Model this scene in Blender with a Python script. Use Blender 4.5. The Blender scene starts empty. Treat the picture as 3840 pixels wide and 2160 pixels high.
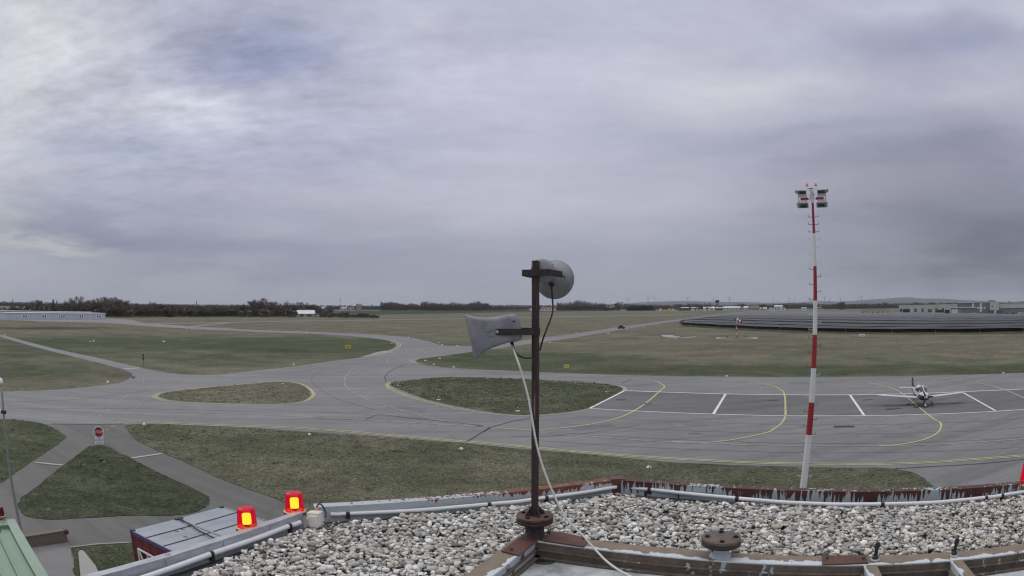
import bpy, bmesh, math, random
import numpy as np
from mathutils import Vector, Matrix, noise
from mathutils.geometry import tessellate_polygon, delaunay_2d_cdt
random.seed(7); rng = np.random.default_rng(7)
PI = math.pi; R = math.radians
S = bpy.context.scene; COL = S.collection

# ------------------------------------------------------------------ camera (wide webcam lens with barrel distortion)
LF, LK1, LK2 = 1.25, -0.04, 0.048
PITCH = R(1.68); H = 12.0
cam = bpy.data.cameras.new('camera'); camo = bpy.data.objects.new('camera', cam); COL.objects.link(camo)
S.camera = camo; camo.location = (0, 0, H); camo.rotation_euler = (PI/2 + PITCH, 0, 0)
cam.type = 'PANO'; cam.panorama_type = 'FISHEYE_LENS_POLYNOMIAL'
cam.sensor_width = 36; cam.fisheye_fov = R(200)
_rr = np.linspace(0, 1.16, 400); _th = _rr/LF*(1 + LK1*_rr**2 + LK2*_rr**4)
_k = np.linalg.lstsq(np.stack([(_rr*18)**i for i in (1, 2, 3, 4)], 1), _th, rcond=None)[0]
cam.fisheye_polynomial_k0 = 0
for i in range(4): setattr(cam, 'fisheye_polynomial_k%d' % (i+1), -_k[i])
S.cycles.pixel_filter_type = 'BLACKMAN_HARRIS'; S.cycles.filter_width = 1.25
cam.clip_start = 0.05; cam.clip_end = 80000

def ray(px, py):
    """direction (world) seen at photo pixel px, py (3840 x 2160)"""
    x = (px-1920)/1920; y = -(py-1080)/1920; r = math.hypot(x, y) + 1e-12
    th = r/LF*(1 + LK1*r*r + LK2*r**4)
    d = (math.sin(th)*x/r, math.cos(th), math.sin(th)*y/r)
    c, s = math.cos(PITCH), math.sin(PITCH)
    return Vector((d[0], c*d[1] - s*d[2], s*d[1] + c*d[2]))
def PZ(px, py, z=0.0):
    d = ray(px, py); t = (z - H)/min(d.z, -1e-5)
    return Vector((d.x*t, d.y*t, z))
def PH(px, py, D):
    d = ray(px, py); t = D/math.hypot(d.x, d.y)
    return Vector((d.x*t, d.y*t, H + d.z*t))
def hd(p): return math.hypot(p[0], p[1])
def proj(x, y, z):
    c, s = math.cos(-PITCH), math.sin(-PITCH); z = z - H
    Y = c*y - s*z; Z = s*y + c*z; n = math.sqrt(x*x + Y*Y + Z*Z); th = math.acos(max(-1, min(1, Y/n)))
    r = np.interp(th, _th, _rr) if th < _th[-1] else th/_th[-1]*_rr[-1]
    q = math.hypot(x, Z) + 1e-9
    return 1920 + 1920*r*x/q, 1080 - 1920*r*Z/q
def C1(x, y): return (x*.37267, 1080 + y*.37267)
def C2(x, y): return (960 + x*.37267, 1080 + y*.37267)
def C3(x, y): return (1920 + x*.37267, 1080 + y*.37267)
def C4(x, y): return (2880 + x*.37267, 1080 + y*.37267)
def D5(x, y): return (x*.41415, 1560 + y*.41415)
def D6(x, y): return (960 + x*.41415, 1560 + y*.41415)
def D7(x, y): return (1920 + x*.41415, 1560 + y*.41415)
def D8(x, y): return (2880 + x*.41415, 1560 + y*.41415)
def BX(i, x, y): return (480*i + x*.18634, 1100 + y*.18634)
def Q(f, *pts): return [f(*p) for p in pts]
def E0(x, y): return (440 + x*.31056, 1820 + y*.31056)
def E1(x, y): return (1640 + x*.30364, 1720 + y*.30364)
def E2(x, y): return (2400 + x*.31056, 1780 + y*.31056)
def SP(x, y): return (1700 + x*.2967, 950 + y*.2967)
def AC(x, y): return (3250 + x*.15528, 1400 + y*.15528)

# ------------------------------------------------------------------ sun, sky, exposure
SUN_AZ, SUN_EL = R(-50), R(38)            # azimuth from the view direction (+Y), to the left
sun = bpy.data.lights.new('sun', 'SUN'); sun.energy = 0.55; sun.angle = R(25); sun.color = (1.0, 0.96, 0.9)
suno = bpy.data.objects.new('sun', sun); COL.objects.link(suno)
sd = Vector((math.sin(SUN_AZ)*math.cos(SUN_EL), math.cos(SUN_AZ)*math.cos(SUN_EL), math.sin(SUN_EL)))
suno.rotation_euler = sd.to_track_quat('Z', 'Y').to_euler(); suno.location = sd*100
S.view_settings.view_transform = 'Standard'; S.view_settings.look = 'None'
S.view_settings.gamma = 1; S.view_settings.exposure = 0.0; S.view_settings.use_curve_mapping = False

W = bpy.data.worlds.new("World"); S.world = W; W.use_nodes = True
class NT:
    def __init__(s, tree): s.t = tree; s.n = tree.nodes; s.l = tree.links
    def new(s, typ, **kw):
        n = s.n.new(typ)
        for k, v in kw.items(): setattr(n, k, v)
        return n
    def put(s, sock, v):
        if isinstance(v, bpy.types.NodeSocket): s.l.new(v, sock)
        elif v is not None:
            if hasattr(sock.default_value, '__len__') and not hasattr(v, '__len__'): v = (v,)*len(sock.default_value)
            if hasattr(v, '__len__') and len(v) == 3 and len(sock.default_value) == 4: v = (*v, 1)
            sock.default_value = v
    def m(s, op, a, b=None, c=None, clamp=False):
        n = s.new('ShaderNodeMath', operation=op, use_clamp=clamp)
        for i, v in enumerate((a, b, c)):
            if v is not None: s.put(n.inputs[i], v)
        return n.outputs[0]
    def v(s, op, a, b=None, scale=None):
        n = s.new('ShaderNodeVectorMath', operation=op); s.put(n.inputs[0], a)
        if b is not None: s.put(n.inputs[1], b)
        if scale is not None: s.put(n.inputs['Scale'], scale)
        return n.outputs['Value'] if op in ('DOT_PRODUCT', 'LENGTH') else n.outputs[0]
    def noise(s, vec, scale, detail=4, rough=.55, dist=0, col=False):
        n = s.new('ShaderNodeTexNoise'); s.put(n.inputs['Vector'], vec); n.inputs['Scale'].default_value = scale
        n.inputs['Detail'].default_value = detail; n.inputs['Roughness'].default_value = rough; n.inputs['Distortion'].default_value = dist
        return n.outputs['Color' if col else 'Fac']
    def mix(s, f, a, b, blend='MIX'):
        n = s.new('ShaderNodeMix', data_type='RGBA', blend_type=blend); s.put(n.inputs[0], f); s.put(n.inputs[6], a); s.put(n.inputs[7], b)
        return n.outputs[2]
    def ramp(s, f, stops):
        n = s.new('ShaderNodeValToRGB'); s.put(n.inputs[0], f); e = n.color_ramp.elements
        while len(e) < len(stops): e.new(.5)
        for i, (p, c) in enumerate(stops):
            e[i].position = p; e[i].color = (c, c, c, 1) if not hasattr(c, '__len__') else (*c, 1)
        return n.outputs[0]
    def remap(s, f, a, b, c=0., d=1., smooth=False):
        n = s.new('ShaderNodeMapRange', clamp=True)
        if smooth: n.interpolation_type = 'SMOOTHSTEP'
        for i, v in enumerate((f, a, b, c, d)): s.put(n.inputs[i], v)
        return n.outputs[0]
    def comb(s, x, y, z):
        n = s.new('ShaderNodeCombineXYZ')
        for i, v in enumerate((x, y, z)): s.put(n.inputs[i], v)
        return n.outputs[0]
    def sep(s, v):
        n = s.new('ShaderNodeSeparateXYZ'); s.put(n.inputs[0], v); return n.outputs

def lin(r, g, b):
    f = lambda c: (c/255/12.92) if c/255 <= .04045 else ((c/255 + .055)/1.055)**2.4
    return (f(r), f(g), f(b))

def build_world():
    t = NT(W.node_tree); t.n.clear()
    out = t.new('ShaderNodeOutputWorld')
    tc = t.new('ShaderNodeTexCoord'); d = t.v('NORMALIZE', tc.outputs['Generated'])
    x, y, z = t.sep(d)
    az = t.m('ARCTAN2', x, y); el = t.m('ARCSINE', z)
    zc = t.m('MAXIMUM', z, .03)
    plane = t.comb(t.m('DIVIDE', x, t.m('ADD', zc, .12)), t.m('DIVIDE', y, t.m('ADD', zc, .12)), 0.0)
    w1 = t.noise(plane, .9, 5, .55); w2 = t.noise(t.v('ADD', plane, (31., 7., 0)), .9, 5, .55)
    big = t.noise(t.v('MULTIPLY', plane, (.55, 1.0, 1)), .8, 6, .5, .6)
    med = t.noise(t.v('MULTIPLY', plane, (.9, 1.3, 1)), 2.6, 7, .62, .15)
    fine = t.noise(t.v('ADD', t.v('MULTIPLY', plane, (1., 1.35, 1)), (3., 9., 0)), 8.5, 6, .62, .1)
    azw = t.m('ADD', az, t.m('MULTIPLY', t.m('SUBTRACT', w1, .5), .34))
    elw = t.m('ADD', el, t.m('MULTIPLY', t.m('SUBTRACT', w2, .5), .20))
    # elevation gradient of the overcast layer
    base = t.ramp(t.remap(el, -.05, 1.2), [(0.0, (.33, .345, .39)), (.05, (.355, .375, .445)), (.11, (.37, .385, .465)),
                   (.20, (.495, .495, .60)), (.32, (.515, .52, .635)), (.46, (.50, .515, .63)), (.60, (.85, .85, .89)), (1.0, (1.45, 1.43, 1.40))])
    blobs = [ # px, py, half width, half height (photo pixels), rgb delta
        (90, 40, 360, 230, (.15, .15, .11)), (20, 520, 130, 420, (.12, .125, .07)), (640, 440, 300, 85, (.14, .15, .13)), (860, 480, 160, 60, (.05, .05, .05)), (330, 130, 260, 160, (.02, .02, .0)),
        (860, 170, 400, 170, (-.175, -.155, -.125)), (1080, 230, 260, 90, (-.06, -.05, -.03)), (1150, 560, 330, 140, (-.07, -.06, -.03)), (430, 620, 420, 90, (-.05, -.02, .02)), (330, 700, 300, 40, (.04, .04, .04)),
        (300, 840, 700, 110, (-.11, -.10, -.09)), (180, 945, 230, 32, (.15, .14, .08)), (2720, 300, 360, 80, (.14, .135, .09)), (2500, 210, 600, 90, (.05, .05, .05)),
        (1800, 420, 500, 260, (.04, .04, .05)), (1900, 790, 900, 120, (.06, .055, .06)), (2950, 480, 800, 55, (-.085, -.075, -.06)), (3450, 590, 700, 70, (-.085, -.08, -.07)),
        (3500, 160, 600, 110, (-.16, -.145, -.12)), (3820, 60, 130, 80, (.10, .10, .08)), (3350, 20, 260, 40, (.06, .06, .06)), (3780, 860, 620, 300, (-.205, -.205, -.235)),
        (3150, 700, 500, 220, (-.05, -.05, -.06)), (3620, 400, 300, 45, (.06, .06, .05)), (1000, 960, 900, 90, (-.05, -.045, -.03)),
        (1580, 80, 60, 30, (.06, .06, .05)), (1300, 190, 200, 50, (.05, .05, .05)), (2100, 130, 400, 80, (-.05, -.05, -.05)), (1500, 600, 300, 60, (-.04, -.035, -.03))]
    acc = base
    for px, py, sx, sy, dc in blobs:
        r = ray(px, py); a0 = math.atan2(r.x, r.y); e0 = math.asin(r.z)
        u = t.m('DIVIDE', t.m('SUBTRACT', azw, a0), sx/2400/max(.5, math.cos(e0))); v = t.m('DIVIDE', t.m('SUBTRACT', elw, e0), sy/2400)
        q = t.m('ADD', t.m('MULTIPLY', u, u), t.m('MULTIPLY', v, v))
        g = t.m('POWER', 2.718, t.m('MULTIPLY', q, -1.))
        acc = t.v('ADD', acc, t.v('SCALE', dc, scale=g))
    # cloud texture, stronger high up, weak in the smooth layer near the horizon
    amp = t.remap(el, .06, .42, .10, .85)
    r0 = ray(600, 430); au = t.m('DIVIDE', t.m('SUBTRACT', az, math.atan2(r0.x, r0.y)), .42); ev = t.m('DIVIDE', t.m('SUBTRACT', el, math.asin(r0.z)), .2)
    loc = t.m('POWER', 2.718, t.m('MULTIPLY', t.m('ADD', t.m('MULTIPLY', au, au), t.m('MULTIPLY', ev, ev)), -1.))
    amp2 = t.m('MULTIPLY', t.m('ADD', .28, t.m('MULTIPLY', loc, 1.1)), amp)
    k = t.m('ADD', t.m('ADD', 1., t.m('MULTIPLY', t.m('MULTIPLY', t.m('SUBTRACT', big, .5), .9), amp)),
            t.m('MULTIPLY', t.m('ADD', t.m('MULTIPLY', t.m('SUBTRACT', med, .5), 1.0), t.m('MULTIPLY', t.m('SUBTRACT', fine, .5), .8)), amp2))
    acc = t.v('SCALE', acc, scale=k)
    acc = t.v('MAXIMUM', acc, (.02, .02, .02))
    clouds = t.new('ShaderNodeBackground'); t.put(clouds.inputs[0], acc); clouds.inputs[1].default_value = SKY_K
    sky = t.new('ShaderNodeTexSky', sky_type='NISHITA'); sky.sun_disc = False; sky.sun_elevation = SUN_EL; sky.sun_rotation = SUN_AZ
    sb = t.new('ShaderNodeBackground'); t.put(sb.inputs[0], sky.outputs[0]); sb.inputs[1].default_value = 0.05
    mx = t.new('ShaderNodeMixShader'); mx.inputs[0].default_value = .95   # 95 percent cloud cover
    t.l.new(sb.outputs[0], mx.inputs[1]); t.l.new(clouds.outputs[0], mx.inputs[2]); t.l.new(mx.outputs[0], out.inputs[0])
SKY_K = 1.0
build_world()

# ------------------------------------------------------------------ materials
def new_mat(name):
    m = bpy.data.materials.new(name); m.use_nodes = True; t = NT(m.node_tree)
    b = t.n['Principled BSDF']; return m, t, b
def pm(name, c, rough=.7, var=.12, scale=3., metal=0., bump=0., bscale=None, c2=None, coord='Object', spec=None, stretch=(1, 1, 1)):
    """plain material whose colour wanders a little with noise"""
    m, t, b = new_mat(name)
    tc = t.new('ShaderNodeTexCoord').outputs[coord] if coord != 'World' else t.new('ShaderNodeNewGeometry').outputs['Position']
    v = t.v('MULTIPLY', tc, stretch)
    n = t.noise(v, scale, 5, .6)
    a = tuple(x*(1 - var) for x in c); bb = tuple(min(1, x*(1 + var)) for x in (c2 or c))
    t.put(b.inputs['Base Color'], t.mix(t.remap(n, .3, .7), a, bb))
    b.inputs['Roughness'].default_value = rough; b.inputs['Metallic'].default_value = metal
    if spec is not None: b.inputs['Specular IOR Level'].default_value = spec
    if bump:
        bn = t.new('ShaderNodeBump'); bn.inputs['Strength'].default_value = bump; bn.inputs['Distance'].default_value = .01
        t.put(bn.inputs['Height'], t.noise(v, bscale or scale*4, 4, .6)); t.put(b.inputs['Normal'], bn.outputs[0])
    return m
MAT = {}
def M(name): return MAT[name]

def grass_mat():
    m, t, b = new_mat('grass'); P = t.new('ShaderNodeNewGeometry').outputs['Position']
    at = t.new('ShaderNodeAttribute', attribute_name='zone'); r, g, bl = t.sep(at.outputs['Color'])
    n0 = t.noise(P, .018, 5, .6); n1 = t.noise(P, .12, 5, .62, .5); n2 = t.noise(P, .9, 5, .7, .4); n3 = t.noise(P, 5., 4, .75, .3)
    st = t.noise(t.v('MULTIPLY', P, (.35, 1.6, 1)), .35, 5, .65, .6)
    f = t.m('ADD', r, t.m('MULTIPLY', t.m('SUBTRACT', n1, .5), 1.5))
    f = t.m('ADD', f, t.m('MULTIPLY', t.m('SUBTRACT', n2, .5), 1.0))
    f = t.m('ADD', f, t.m('MULTIPLY', t.m('SUBTRACT', n0, .5), 1.1))
    f = t.remap(f, .0, 1., smooth=True)
    tan = t.mix(n3, GTAN[0], GTAN[1]); gre = t.mix(n3, GGRE[0], GGRE[1])
    c = t.mix(f, tan, gre)
    c = t.mix(t.remap(t.m('ADD', g, t.m('MULTIPLY', t.m('SUBTRACT', n1, .5), .6)), .35, .8), c, (.052, .047, .038))     # bare soil; on the grass triangle, lens corner darkening put into the colour
    c = t.mix(bl, c, (.040, .066, .040))                                                                                # sown field
    d = t.remap(n2, .30, .72, .55, 1.40); d3 = t.remap(n3, .30, .70, .42, 1.58); d1 = t.remap(st, .3, .7, .86, 1.14)
    c = t.v('SCALE', c, scale=t.m('MULTIPLY', t.m('MULTIPLY', d, d3), d1))
    c = t.v('SCALE', c, scale=t.remap(t.noise(P, .055, 5, .7, .6), .32, .68, .74, 1.24))
    # pale dead tufts
    c = t.mix(t.m('MULTIPLY', t.remap(t.noise(P, 1.7, 4, .8, .8), .58, .68), .55), c, (.20, .19, .135))
    t.put(b.inputs['Base Color'], c); b.inputs['Roughness'].default_value = 1; b.inputs['Specular IOR Level'].default_value = .1
    bn = t.new('ShaderNodeBump'); bn.inputs['Strength'].default_value = .8; bn.inputs['Distance'].default_value = .12
    t.put(bn.inputs['Height'], t.m('ADD', n3, t.m('MULTIPLY', n2, 1.5))); t.put(b.inputs['Normal'], bn.outputs[0]); return m
GTAN = ((.114, .108, .080), (.188, .177, .133)); GGRE = ((.038, .052, .029), (.088, .104, .060))

def asphalt_mat(name, c, streakdir=0.0, warm=1.0, crack=True):
    m, t, b = new_mat(name); P = t.new('ShaderNodeNewGeometry').outputs['Position']
    n0 = t.noise(P, .035, 5, .6, .6); n1 = t.noise(P, .35, 5, .65, .5); n2 = t.noise(P, 14., 3, .7)
    rot = t.new('ShaderNodeVectorRotate'); rot.inputs['Angle'].default_value = streakdir; t.put(rot.inputs['Vector'], P)
    st = t.noise(t.v('MULTIPLY', rot.outputs[0], (.02, .45, 1)), 1., 6, .65, .8)
    k = t.m('MULTIPLY', t.m('MULTIPLY', t.remap(n0, .3, .7, .86, 1.12), t.remap(n1, .28, .72, .9, 1.09)), t.m('MULTIPLY', t.remap(n2, .3, .7, .93, 1.07), t.remap(st, .28, .72, .74, 1.20)))
    col = t.v('SCALE', c, scale=k)
    col = t.mix(t.remap(t.noise(P, .9, 5, .7, 1.2), .62, .78, 0, .35), col, tuple(x*.55 for x in c))
    if crack:
        vo = t.new('ShaderNodeTexVoronoi', feature='DISTANCE_TO_EDGE'); vo.inputs['Scale'].default_value = .055
        t.put(vo.inputs['Vector'], t.v('ADD', P, t.v('SCALE', t.noise(P, .25, 4, .6, col=True), scale=3.)))
        col = t.mix(t.m('MULTIPLY', t.remap(vo.outputs['Distance'], .0, .006, .35, 0.), 1.), col, tuple(x*.45 for x in c))
    t.put(b.inputs['Base Color'], col); b.inputs['Roughness'].default_value = .78; b.inputs['Specular IOR Level'].default_value = .35
    bn = t.new('ShaderNodeBump'); bn.inputs['Strength'].default_value = .25; bn.inputs['Distance'].default_value = .01
    t.put(bn.inputs['Height'], n2); t.put(b.inputs['Normal'], bn.outputs[0]); return m

def paint_mat(name, c, wear=.35):
    m, t, b = new_mat(name); P = t.new('ShaderNodeNewGeometry').outputs['Position']
    w = t.remap(t.m('ADD', t.m('MULTIPLY', t.noise(P, .5, 4, .7), .6), t.m('MULTIPLY', t.noise(P, 22, 3, .7), .5)), .50, .72, wear*.25, wear*1.5)
    t.put(b.inputs['Base Color'], t.mix(w, c, (.15, .15, .155))); b.inputs['Roughness'].default_value = .7; return m

def flake_mat(name, rust1, rust2, paint, amount, sx=26., sz=5., lowf=1.6, rough=.65, zb=0., yb=0., xb=0.):
    """rusty steel with drips and flakes of old paint; local x runs along the beam"""
    m, t, b = new_mat(name); P = t.new('ShaderNodeTexCoord').outputs['Object']
    drip = t.noise(t.v('MULTIPLY', P, (sx, sx*.8, sz)), 1., 4, .55, .4)
    low = t.noise(t.v('MULTIPLY', P, (lowf, 3., .5)), 1., 3, .6)
    n = t.noise(P, 60., 4, .7); n2 = t.noise(P, 9., 5, .65)
    px_, py_, pz_ = t.sep(P)
    fac = t.m('ADD', drip, t.m('MULTIPLY', t.m('SUBTRACT', low, .5), 1.1))
    if zb: fac = t.m('ADD', fac, t.m('MULTIPLY', pz_, -zb))
    if xb: fac = t.m('ADD', fac, t.m('MAXIMUM', 0., t.m('SUBTRACT', xb, t.m('MULTIPLY', px_, xb*.75))))
    if yb: fac = t.m('ADD', fac, t.m('MULTIPLY', t.m('SUBTRACT', py_, .06), -yb))
    fac = t.remap(fac, .62 - amount, .635 - amount)
    rust = t.mix(t.remap(n2, .3, .7), rust1, rust2); rust = t.v('SCALE', rust, scale=t.remap(n, .2, .8, .7, 1.3))
    pc = t.mix(t.remap(n, .35, .75), tuple(x*.8 for x in paint), tuple(min(1, x*1.12) for x in paint))
    t.put(b.inputs['Base Color'], t.mix(fac, rust, pc)); t.put(b.inputs['Roughness'], t.remap(n, .2, .8, rough - .12, rough + .15))
    bn = t.new('ShaderNodeBump'); bn.inputs['Strength'].default_value = .6; bn.inputs['Distance'].default_value = .003
    t.put(bn.inputs['Height'], t.m('ADD', fac, t.m('MULTIPLY', n, .5))); t.put(b.inputs['Normal'], bn.outputs[0]); return m

def stone_mat():
    m, t, b = new_mat('river_gravel'); g = t.new('ShaderNodeNewGeometry'); rnd = g.outputs['Random Per Island']; P = g.outputs['Position']
    c = t.ramp(rnd, [(0, (.07, .07, .07)), (.12, (.24, .225, .205)), (.30, (.42, .41, .385)), (.42, (.20, .195, .185)), (.52, (.60, .60, .58)), (.61, (.34, .28, .215)), (.70, (.50, .49, .46)), (.82, (.29, .30, .31)), (.92, (.74, .74, .72)), (1., (.44, .40, .35))])
    n = t.noise(P, 90., 4, .65); n2 = t.noise(P, 300., 2, .6)
    c = t.v('SCALE', c, scale=t.m('MULTIPLY', t.remap(n, .25, .75, .85, 1.38), t.remap(n2, .25, .75, .88, 1.12)))
    t.put(b.inputs['Base Color'], c); b.inputs['Roughness'].default_value = .75; b.inputs['Specular IOR Level'].default_value = .3; return m

def emis(name, c, k):
    m, t, b = new_mat(name); b.inputs['Base Color'].default_value = (*c, 1)
    b.inputs['Emission Color'].default_value = (*c, 1); b.inputs['Emission Strength'].default_value = k; return m

def build_mats():
    A = MAT
    A['grass'] = grass_mat()
    A['asphalt'] = asphalt_mat('asphalt', (.174, .176, .182), R(-12))
    A['asphalt_dark'] = asphalt_mat('asphalt_dark', (.124, .125, .130), R(-12)); A['asphalt_mend'] = asphalt_mat('asphalt_mend', (.150, .150, .155), R(-12), crack=False)
    A['road'] = asphalt_mat('road_grey', (.165, .165, .165), 0, crack=False)
    A['concrete'] = asphalt_mat('concrete_path', (.112, .110, .108), R(30))
    A['gravel_patch'] = pm('gravel_patch', (.27, .26, .25), .9, .2, 2., coord='World')
    A['seam'] = pm('lane_seam', (.085, .085, .09), .9)
    A['joint'] = pm('joint', (.045, .045, .05), .9)
    A['white_line'] = paint_mat('white_line', (.72, .72, .72), .25)
    A['old_white'] = paint_mat('old_white', (.42, .42, .42), .7)
    A['yellow_line'] = paint_mat('yellow_line', (.50, .47, .21), .40)
    A['old_yellow'] = paint_mat('old_yellow', (.36, .35, .23), .8)
    A['white'] = pm('white_paint', (.72, .73, .74), .5, .06)
    A['white_wall'] = pm('white_wall', (.50, .54, .60), .6, .06, .2)
    A['grey_roof'] = pm('grey_roof', (.30, .31, .32), .6, .1, .3)
    A['light_roof'] = pm('light_roof', (.62, .65, .68), .5, .08, .2)
    A['grey_wall'] = pm('grey_wall', (.27, .27, .255), .7, .1, .2)
    A['pale_wall'] = pm('pale_wall', (.46, .47, .45), .7, .1, .1)
    A['slate_wall'] = pm('slate_wall', (.17, .18, .19), .6, .15, .1)
    A['dark_wall'] = pm('dark_wall', (.075, .08, .09), .5, .15, .3)
    A['beige_wall'] = pm('beige_wall', (.42, .37, .27), .8, .15, .3)
    A['red_wall'] = pm('red_wall', (.22, .06, .05), .8, .2, .3)
    A['glass_dark'] = pm('glass_dark', (.02, .023, .028), .12, .1)
    A['black'] = pm('black_rubber', (.013, .013, .014), .55, .2, 20)
    A['dark_metal'] = pm('dark_metal', (.06, .06, .063), .5, .15, 8, .5)
    A['grey_metal'] = pm('grey_metal', (.26, .27, .27), .5, .1, 8, .3)
    A['lamp_grey'] = pm('lamp_grey', (.15, .155, .165), .5, .1, 6)
    A['galv'] = pm('galvanised', (.33, .35, .34), .45, .12, 6, .6)
    A['red'] = pm('red_paint', (.30, .022, .03), .5, .1, 2)
    A['mast_white'] = pm('mast_white', (.66, .68, .68), .5, .06, 2)
    A['yellow'] = pm('yellow_sign', (.70, .50, .05), .5, .06, 2)
    A['sign_lime'] = pm('yellow_green_sign', (.62, .66, .16), .5, .06, 2)
    A['stone'] = stone_mat()
    A['membrane'] = pm('bitumen_membrane', (.045, .046, .048), .8, .35, 14, bump=.5, bscale=120)
    A['deck'] = pm('deck_sheet', (.36, .38, .40), .7, .35, 4, bump=.5, bscale=60, c2=(.52, .54, .56))
    A['pvc'] = pm('pvc_pipe', (.66, .66, .69), .35, .05, 6, spec=.6)
    A['cable_white'] = pm('white_cable', (.62, .62, .60), .5, .08, 10)
    A['box'] = pm('junction_box', (.66, .66, .60), .5, .08, 6)
    A['beam_grey'] = pm('beam_grey_paint', (.30, .315, .36), .45, .12, 7, stretch=(1, 3, 3), c2=(.38, .39, .43), bump=.2, bscale=90)
    A['parapet_l'] = flake_mat('parapet_orange_rust', (.085, .030, .018), (.20, .072, .03), (.42, .46, .49), .05, 30., 2.6, 1.2, zb=5., xb=.5)
    A['parapet_r'] = flake_mat('parapet_brown_rust', (.045, .018, .014), (.09, .030, .022), (.38, .45, .47), .05, 34., 3.0, 2.0, zb=1.5)
    A['rust_plate'] = flake_mat('rust_plate', (.055, .022, .018), (.12, .048, .030), (.40, .38, .34), -.22, 8., 8.)
    A['beam_top'] = flake_mat('beam_top_peel', (.15, .115, .08), (.22, .175, .13), (.54, .58, .62), .06, 9., 9., 1.0, yb=4.5)
    A['beam_web'] = flake_mat('beam_web_grime', (.075, .060, .046), (.17, .135, .105), (.38, .42, .44), -.08, 16., 9., 1.2)
    A['beam_web_light'] = flake_mat('beam_web_flaked', (.085, .06, .045), (.13, .095, .07), (.44, .49, .52), .24, 10., 9., 1.2)
    A['pole'] = flake_mat('pole_rust', (.016, .012, .012), (.050, .026, .021), (.17, .15, .12), .0, 60., 2.2, 3.)
    A['flange_rust'] = pm('flange_rust', (.060, .026, .022), .6, .3, 14, bump=.4, c2=(.10, .040, .032))
    A['flange_brown'] = pm('flange_brown', (.085, .063, .048), .55, .2, 12, bump=.3, c2=(.12, .09, .068))
    A['bracket'] = pm('bracket_black', (.018, .014, .014), .6, .5, 40, bump=.6, c2=(.028, .020, .020))
    A['horn'] = pm('horn_grey', (.165, .17, .185), .34, .12, 9, c2=(.21, .21, .225), bump=.12, bscale=50)
    A['horn_back'] = pm('horn_back', (.21, .215, .225), .45, .06, 8)
    A['lamp_base'] = pm('lamp_base', (.62, .36, .20), .5, .1, 8)
    A['green_roof'] = pm('green_roof', (.115, .215, .145), .5, .1, 1.2)
    A['green_trim'] = pm('green_trim', (.17, .26, .20), .5, .1, 1.2)
    A['container_roof'] = pm('container_roof', (.235, .265, .31), .5, .12, .8, c2=(.27, .30, .34))
    A['container_red'] = pm('container_red', (.13, .018, .022), .5, .2, 1)
    A['purple'] = pm('purple_trim', (.09, .075, .20), .5, .1, 1)
    A['wood'] = pm('weathered_wood', (.15, .12, .10), .85, .3, 5, stretch=(1, 6, 6))
    A['panel'] = pm('solar_panel', (.017, .021, .031), .38, .35, .12, spec=.28)
    A['panel_back'] = pm('solar_back', (.055, .06, .07), .6, .15, .5)
    A['rail'] = pm('aluminium_rail', (.50, .51, .52), .4, .1, 2, .5)
    A['bark'] = pm('bare_twigs', (.090, .074, .064), .9, .35, .4, c2=(.13, .105, .085))
    A['bark_grey'] = pm('grey_twigs', (.10, .092, .088), .9, .3, .4, c2=(.15, .135, .12))
    A['shrub'] = pm('brown_shrub', (.062, .054, .046), .95, .45, .25, c2=(.11, .092, .074))
    A['blossom'] = pm('pale_blossom', (.30, .29, .25), .95, .4, .8, c2=(.50, .48, .42))
    A['evergreen'] = pm('dark_evergreen', (.022, .032, .022), .95, .4, .8)
    A['far_wood'] = pm('far_wood', (.050, .050, .046), .95, .3, .02, c2=(.065, .060, .055), coord='World')
    A['hill'] = pm('hill', (.040, .050, .052), 1, .25, .0012, coord='World')
    A['tread'] = pm('tyre', (.02, .02, .02), .8, .2, 20)
    A['plane_white'] = pm('plane_white', (.50, .53, .56), .25, .04, 2, spec=.6)
    A['plane_dark'] = pm('plane_maroon', (.045, .012, .02), .35, .1, 2)
    A['van_white'] = pm('van_white', (.72, .73, .74), .3, .04, 1)
    A['car_dark'] = pm('car_dark', (.03, .032, .036), .3, .1, 1)
    A['car_red'] = pm('car_red', (.28, .03, .03), .3, .1, 1)
    A['skip_blue'] = pm('skip_blue', (.07, .11, .16), .6, .15, 1)
    A['orange'] = pm('orange_paint', (.55, .20, .05), .5, .1, 1)
    A['text_black'] = pm('text_black', (.02, .02, .02), .6, .05)
    A['stain'] = pm('oil_stain', (.040, .040, .042), .6, .4, 3., coord='World')
    # beacon: clear red plastic dome, lit lens inside
    m, t, b = new_mat('red_dome'); b.inputs['Base Color'].default_value = (.88, .030, .13, 1); b.inputs['Roughness'].default_value = .12
    b.inputs['Transmission Weight'].default_value = .88; b.inputs['IOR'].default_value = 1.25
    b.inputs['Emission Color'].default_value = (1, .0, .16, 1); b.inputs['Emission Strength'].default_value = .05
    A['red_dome'] = m; A['dark_dome'] = pm('dark_dome', (.10, .008, .018), .2, .1, 8)
    A['lamp_lens'] = emis('lamp_lens', (.10, 1.0, .006), 38.)
    A['red_lens'] = emis('red_lens', (.8, .06, .08), .35)
build_mats()

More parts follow.
